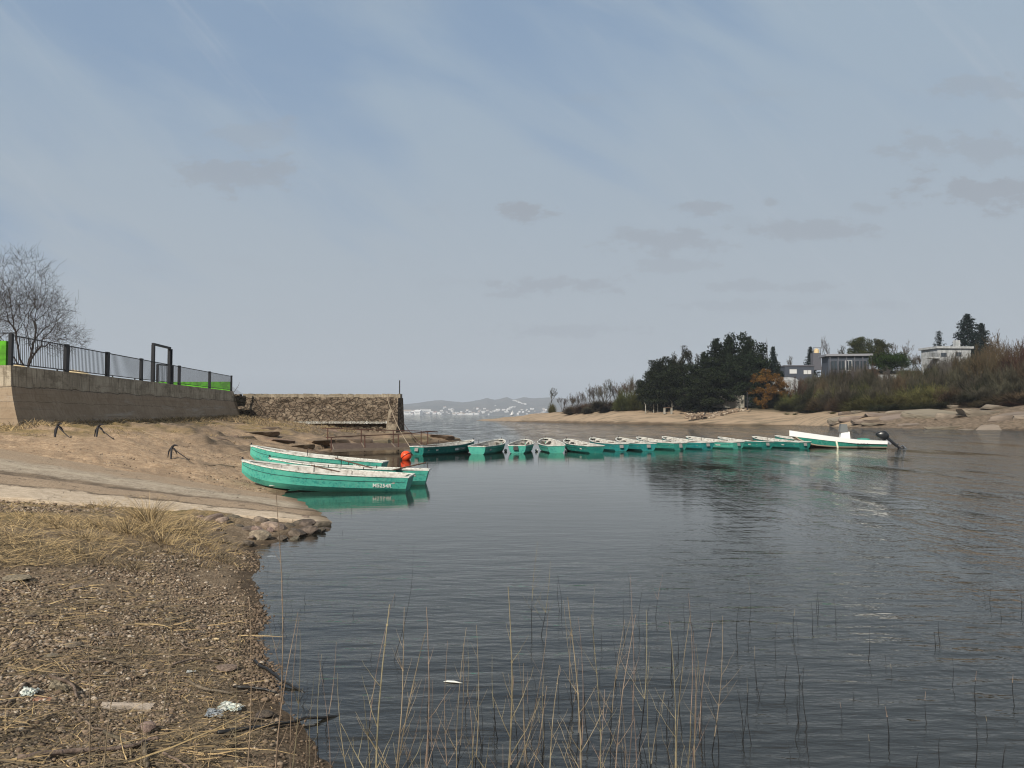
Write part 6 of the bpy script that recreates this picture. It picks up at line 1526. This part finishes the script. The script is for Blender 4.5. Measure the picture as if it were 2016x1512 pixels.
# ground-hugging plants on the beach
for px, py, w in [(1548,822,28),(1566,822,18),(1600,815,20),(1530,812,16),(1690,812,22),(1730,818,26),(1640,818,18)]:
    s_ = float(np.interp(px, SPX, SY)); Y = s_+(840-py)*.75; x = (px-1008)/F*Y; o = copy_thing(PR['shO2']); o.location = (x, Y, gz(x, Y)-.05); o.scale = (w*Y/F, w*Y/F*.7, .55)
    tag(o, 'low olive plant creeping on the sandy far beach', 'plant', 'low plants on the far beach')

# the large bare tree on the terrace
def terrace_tree(px, base_y, Y, lobes, stems, seed, label, n=2300, bf=.42):
    """balanced minimum spanning tree through points filling the crown's lobes; pipe-model radii"""
    r_ = np.random.default_rng(seed); pts = []
    for (cx_, cy_, cz_, rx_, ry_, rz_, w_) in lobes:
        m_ = int(n*w_); d = r_.normal(size=(m_, 3)); d /= np.linalg.norm(d, axis=1)[:, None]; d *= (r_.uniform(0, 1, m_)**.42)[:, None]
        pts.append(d*np.array([rx_, ry_, rz_])+np.array([cx_, cy_, cz_]))
    pts = np.concatenate(pts); pts = pts[pts[:, 2] > .75]; m_ = len(pts)
    nodes = [np.zeros(3)]; par = [-1]; plen = [0.]
    for st_ in stems:
        prev = 0
        for q in st_:
            nodes.append(np.array(q, float)); par.append(prev); plen.append(plen[prev]+np.linalg.norm(nodes[-1]-nodes[prev])); prev = len(nodes)-1
    N0 = len(nodes); P_ = np.zeros((N0+m_, 3)); P_[:N0] = nodes; L_ = np.zeros(N0+m_); L_[:N0] = plen
    best = np.full(m_, 1e9); bi = np.zeros(m_, int)
    for k in range(1, N0):
        c = np.linalg.norm(pts-P_[k], axis=1)+bf*L_[k]; b2 = c < best; best[b2] = c[b2]; bi[b2] = k
    alive = np.ones(m_, bool); cnt = N0
    for _ in range(m_):
        q = np.argmin(np.where(alive, best, 1e9)); alive[q] = False; P_[cnt] = pts[q]; par.append(int(bi[q])); L_[cnt] = L_[bi[q]]+np.linalg.norm(pts[q]-P_[bi[q]])
        c = np.linalg.norm(pts-P_[cnt], axis=1)+bf*L_[cnt]; b2 = c < best; best[b2] = c[b2]; bi[b2] = cnt; cnt += 1
    rad = np.zeros(cnt); kids = np.zeros(cnt, int)
    for k in range(cnt-1, 0, -1):
        if rad[k] == 0: rad[k] = .0034**2.15
        rad[par[k]] += rad[k]; kids[par[k]] += 1
    rad = rad**(1/2.15)
    root = empty('bare_tree', tuple(PD(px, base_y, Y))); root.location.z = 3.9; b = MB(); fa, fb, fw = [], [], []
    for k in range(1, cnt):
        a, e = P_[par[k]], P_[k]; ra = min(rad[par[k]], rad[k]*1.5)
        if rad[k] > .009:
            mid = (a+e)/2+r_.normal(size=3)*np.linalg.norm(e-a)*.05; b.tube([tuple(a), tuple(mid), tuple(e)], [ra, (ra+rad[k])/2, rad[k]], 6, cap=False)
        else: fa.append(a); fb.append(e); fw.append(rad[k])
    b.tube([(0, 0, -.15), (0, 0, .05)], [rad[0]*1.2, rad[0]], 8, cap=False); b.build('trunk', M['bark'], root, smooth=True)
    fa, fb, fw = np.array(fa), np.array(fb), np.array(fw)[:, None]
    tips = np.where(kids[1:] == 0)[0]+1; tips = np.concatenate([tips, tips, tips, tips, r_.choice(np.arange(N0, cnt), len(tips)*2)])
    A = P_[tips]; D = A-P_[np.array(par)[tips]]; D /= np.linalg.norm(D, axis=1)[:, None]+1e-9
    E = A+(D+r_.normal(size=D.shape)*.55+np.array([0, 0, .12]))*r_.uniform(.12, .42, len(A))[:, None]
    cv = join([lines_soup(fa, fb, fw*1.15, fw, r_, .04), lines_soup(A, E, np.full((len(A), 1), .0046), np.full((len(A), 1), .0028), r_, .09)])
    npmesh('crown', *cv, M['bark'], root); tag(root, label, 'bare tree'); return root
terrace_tree(50, 718, 34.5, [(-.45, 0, 3.7, 1.75, 1.6, 2.05, .42), (1.35, -.2, 1.75, 1.45, 1.1, .75, .22), (.75, .2, 3.0, 1.25, 1.2, 1.0, .18), (-1.7, .1, 2.5, 1.4, 1.4, 1.5, .18)],
    [[(-.12, 0, .5), (-.35, 0, 1.2), (-.55, .1, 2.0)], [(.10, .05, .45), (.35, .0, .95), (.75, -.1, 1.35)], [(.05, .1, .6), (.2, .15, 1.4), (.3, .2, 2.2)], [(-.25, -.05, .4), (-.8, 0, 1.1), (-1.3, .05, 1.7)]],
    5, 'large bare many-stemmed tree behind the railing at the left edge')
terrace_tree(-78, 718, 36.5, [(0, 0, 3.6, 1.9, 1.6, 1.9, .6), (1.3, 0, 3.2, 1.3, 1.2, 1.3, .4)], [[(-.1, 0, .6), (-.3, 0, 1.6), (-.4, 0, 2.6)], [(.2, 0, .6), (.6, 0, 1.5), (1.0, 0, 2.3)]], 9, 'second bare tree mostly outside the left edge of the picture', 1500)
# dry twig at the far end of the wall
p = PD(461, 768, 60.3); b = MB(); b.tube([(0,0,0),(.15,0,.25),(.32,0,.5),(.40,0,.75)], [.018,.014,.01,.005], 5); b.tube([(.15,0,.25),(.35,0,.38)], [.01,.004], 4)
o = b.build('dry_twig', M['bark']); o.location = (p.x, p.y, 3.95); tag(o, 'curved dry twig growing at the far end of the railing', 'twig')

# ------------------------------------------------------------------ houses and walls across the water
def box_house(name, px0, px1, ytop, ybot, Y, depth, wm, label, roofm, roof_h=.35, over=.4, skew=0.):
    a = PD(px0, ybot, Y); c = PD(px1, ytop, Y); w = c.x-a.x; h = c.z-a.z; root = empty(name, ((a.x+c.x)/2, Y+depth/2, a.z)); root.rotation_euler = (0, 0, skew)
    b = MB(); b.box((0, 0, (h-roof_h)/2-1.5), (w, depth, h-roof_h+3)); b.build('wall', wm, root)
    b = MB(); b.box((0, 0, h-roof_h/2+.003), (w+over, depth+over, roof_h)); b.build('roof', roofm, root)
    tag(root, label, 'house'); return root, w, h
def window(root, x, z, w, h, depth, glassm, framem, mull=1):
    f = MB(); y = -depth/2-.03; t = .09
    f.box((x, y, z+h/2-t/2), (w, .1, t)); f.box((x, y, z-h/2+t/2), (w, .1, t)); f.box((x-w/2+t/2, y, z), (t, .098, h-2*t)); f.box((x+w/2-t/2, y, z), (t, .098, h-2*t))
    for k in range(1, mull+1): f.box((x-w/2+w*k/(mull+1), y, z), (t*.7, .096, h-2*t))
    fr = f.build('window', framem, root); g_ = MB(); g_.box((x, y+.02, z), (w-2*t-.004, .02, h-2*t-.004)); g_.build('pane', glassm, fr); return fr
h1_, w, h = box_house('slate_house', 1546, 1603, 719, 746, 212, 7, M['houseg'], 'low slate grey house with pale windows behind the orange tree', M['roofd'])
window(h1_, -w*.22, h*.55, 2.2, 1.4, 7, M['houselt'], M['roofd'], 0); window(h1_, w*.27, h*.5, 2.3, 1.3, 7, M['houselt'], M['roofd'], 1)
h2_, w, h = box_house('glass_house', 1636, 1712, 697, 738, 200, 6, M['houseg'], 'modern house with thin overhanging roof and glass front on the hill', M['roofl'] if 'roofl' in M else mat('pale_fascia', (.22,.22,.24), .6), .55, 1.6, -.12)
for k in range(5): window(h2_, -w*.36+k*w*.18, h*.45, w*.165, 2.6, 6, M['glass'], M['houselt'] if k == 2 else M['roofd'], 1)
b = MB()
for k in range(6): b.box((-w*.5+k*w*.2, -4.6, h*.42), (.18, .18, h*.85))
b.build('column', M['roofd'], h2_)
h3_, w, h = box_house('white_house', 1843, 1912, 682, 742, 178, 6, M['housew'], 'white two storey house with flat roof below the tall fir', M['housew'], .5, .9, .10)
for x, z in ((-.32, .72), (.12, .74), (-.3, .35), (.1, .35)): window(h3_, w*x, h*z, 1.5, 1.0, 6, M['glass'], M['roofd'], 1)
b = MB(); b.box((w*.42, 1, h+.9), (1.1, 1.1, 1.9)); b.build('chimney', M['housew'], h3_)
b = MB(); b.box((-w*.5-1.35, -2.6, h*.62), (2.6, 2.4, .35)); b.build('balcony', M['housew'], h3_)
b = MB()
for k in range(14): b.bar((-w*.5-2.6+k*.19, -3.75, h*.62+.2), (-w*.5-2.6+k*.19, -3.75, h*.62+1.1), .04)
b.bar((-w*.5-2.6, -3.75, h*.62+1.1), (-w*.5-.1, -3.75, h*.62+1.1), .05); b.build('balcony_railing', M['fence'], h3_)
h4_, w, h = box_house('white_hut', 1529, 1571, 748, 768, 190, 4, M['housew'], 'small whitewashed hut showing between shrubs under the slate house', M['housew'], .2, .3, .1)
b = MB(); vs = []
for i in range(9):
    t = math.pi*i/8; vs += [(-w*.5*math.cos(t)*.98, -1.98, h+math.sin(t)*.7), (-w*.5*math.cos(t)*.98, 1.98, h+math.sin(t)*.7)]
b.add(vs, [(2*i, 2*i+1, 2*i+3, 2*i+2) for i in range(8)]+[tuple(2*i for i in range(8, -1, -1)), tuple(2*i+1 for i in range(9))]); b.build('roof', M['housew'], h4_)
def longwall(name, px0, px1, yt, yb, Y, m, label, th=.5, dY=0):
    a, c = PD(px0, yb, Y), PD(px1, yb, Y+dY); root = empty(name, tuple(a)); d = c-a; h = PD(px0, yt, Y).z-a.z
    b = MB(); n = 10
    for k in range(n): b.bar(d*(k/n)+Vector((0,0,h/2-.4)), d*((k+1)/n)+Vector((0,0,h/2-.4)), th, h+.8+.02*(k % 2))
    b.build('wall_face', m, root); b = MB(); b.bar(Vector((0,0,h+.08)), d+Vector((0,0,h+.08)), th+.1, .14); b.build('coping', m, root); tag(root, label, 'wall'); return root
longwall('garden_wall', 1381, 1466, 780, 796, 184, M['pwall'], 'pale concrete retaining wall at the top of the far beach', .6, -4)
longwall('garden_wall', 1730, 1786, 739, 746, 176, M['housew'], 'low whitewashed wall showing through the shrubs below the green tree', .3, 0)
longwall('garden_wall', 1466, 1505, 783, 793, 182, M['houseg'], 'short dark wall section right of the pale concrete wall', .4, 2)
# tank tower
p = PD(1607, 722, 225); r = empty('water_tower', tuple(p)); b = MB(); b.box((0, 0, 1.5), (2.4, 2, 5)); b.build('tower', M['roofd'], r)
b = MB(); b.tube([(.2,0,4),(.2,0,5.0),(.2,0,5.4)], [.75,.75,.3], 14); b.build('tank', M['beige'], r); b = MB()
for x in (-1.1, 1.1): b.bar((x,-.9,4), (x,-.9,5.6), .12)
b.bar((-1.1,-.9,5.6), (1.1,-.9,5.6), .12); b.build('frame', M['roofd'], r); tag(r, 'small water tower with beige tank behind the slate grey house', 'water tower')
# white fence posts
rr = random.Random(4); r = empty('post_fence', tuple(PD(1320, 798, 188))); O = r.location.copy(); tops = []
for px in (1271,1287,1295,1308,1323,1343,1364,1380):
    a = PD(px, 799, 188); a.z = gz(a.x, 188); b = MB(); b.bar(a-O, a-O+Vector((0,0,2.3)), .20); b.bar(a-O+Vector((0,0,2.25)), a-O+Vector((-.35,0,2.7)), .16); b.build('post', M['pwall'], r); tops.append(a-O)
b = MB()
for z in (.5, 1.1, 1.7, 2.2):
    for p, q in zip(tops[:-1], tops[1:]): b.bar(p+Vector((0,0,z)), q+Vector((0,0,z)), .03)
b.build('wire', M['dark'], r); tag(r, 'fence of pale concrete posts with bent tops in front of the evergreens', 'fence')
p = PD(1315, 799, 184); r = empty('stone_gate', (p.x, p.y, gz(p.x, p.y))); 
for x in (-.85, .85):
    b = MB(); b.box((x, 0, .7), (.45, .45, 1.4)); b.build('pillar', M['pwall'], r)
b = MB(); b.box((0, 0, 1.5), (2.0, .3, .15)); b.build('beam', M['wood'], r); tag(r, 'little gateway of two stubby pillars among the fence posts', 'gateway')
for px, yt, yb, Y, lab in ((1437,760,782,186,'thin grey post above the pale concrete wall'),(1466,758,775,187,'slim grey post at the right end of the pale wall'),(1472,772,803,176,'dark slender post standing on the sand by the shrubs')):
    a, c = PD(px, yb, Y), PD(px, yt, Y); r = empty('post', tuple(a)); b = MB(); b.bar((0,0,-.5), (0,0,c.z-a.z), .2); b.build('shaft', M['barkg'] if 'grey' in lab else M['dark'], r); tag(r, lab, 'post')
# riprap
v, f = ico(); r_ = np.random.default_rng(14); n = 420
px = r_.uniform(1350, 1468, n); py = 796+r_.uniform(0, 1, n)*np.interp(px, [1350, 1400, 1468], [6, 9, 3]); Y = 182-(py-796)*1.1; x = (px-1008)/F*Y; z = ground_h(x, Y)+.1
s_ = r_.uniform(.12, .42, n); V_ = v[None]*(1+r_.uniform(-.3, .3, (n, 12, 1)))*s_[:, None, None]*np.array([1.3, 1, .8])+np.stack([x, Y, z], 1)[:, None]
o = npmesh('riprap_stones', V_.reshape(-1, 3), (f[None]+np.arange(n)[:, None, None]*12).reshape(-1, 3), M['pebble'], attrs={'tone': np.repeat(r_.beta(3, 1.6, n), 12)}); o['kind'] = 'stuff'
# dark jetty table / grounded raft on the beach
p = PD(1371, 820, 172); r = empty('grounded_raft', (p.x, p.y, gz(p.x, p.y))); b = MB()
for k in range(5): b.box((0, -.7+.35*k, .95+.02*(k % 2)), (4.2, .3, .12), Matrix.Rotation(-.06, 3, 'Y'))
b.build('deck', M['wood'], r)
for x in (-.9, .2, 1.2):
    b = MB(); b.bar((x,-.5,0), (x+.15,-.5,.95), .14); b.bar((x,.5,0), (x+.1,.5,.95), .14); b.build('leg', M['wood'], r)
b = MB(); b.bar((1.7,-.6,.9), (1.8,-.6,1.7), .12); b.bar((1.7,0,1.2), (2.9,0,1.35), .08); b.build('mast_stub', M['dark'], r); tag(r, 'dark wooden landing platform stranded on the far beach', 'landing platform')

# ------------------------------------------------------------------ labels told apart
ORD = ['first','second','third','fourth','fifth','sixth','seventh','eighth','ninth','tenth','eleventh','twelfth','thirteenth','fourteenth','fifteenth','sixteenth','seventeenth','eighteenth','nineteenth','twentieth']+['twenty-'+q for q in ('first','second','third','fourth','fifth','sixth','seventh','eighth','ninth')]+['thirtieth', 'thirty-first']
KD = {'M': 'bare greyish', 'B': 'brown', 'R': 'reddish', 'O': 'olive', 'D': 'dark green'}
byl = {}
for o in COL.objects:
    if o.parent is None and 'label' in o and o.get('category') not in ('house', 'stick'): byl.setdefault(o['label'], []).append(o)
for lab, os_ in byl.items():
    if 1 < len(os_) <= 31:
        os_.sort(key=lambda q: q.location.x/max(1, q.location.y))
        for k, q in enumerate(os_): q['label'] = '%s from left, %s' % (ORD[k], lab) if len(lab.split()) <= 13 else lab
# ------------------------------------------------------------------ air
HZ = bpy.data.materials.new('haze'); HZ.use_nodes = True; k = NT(HZ.node_tree); k.n.clear()
pv = k.new('ShaderNodeVolumePrincipled', {'Color': (.80, .88, 1.0, 1), 'Density': .00017, 'Anisotropy': 0.0}); k.l.new(pv.outputs[0], k.new('ShaderNodeOutputMaterial').inputs['Volume'])
b = MB(); b.box((0, 4600, 260), (22000, 9900, 528)); hz = b.build('haze', HZ); hz['kind'] = 'stuff'
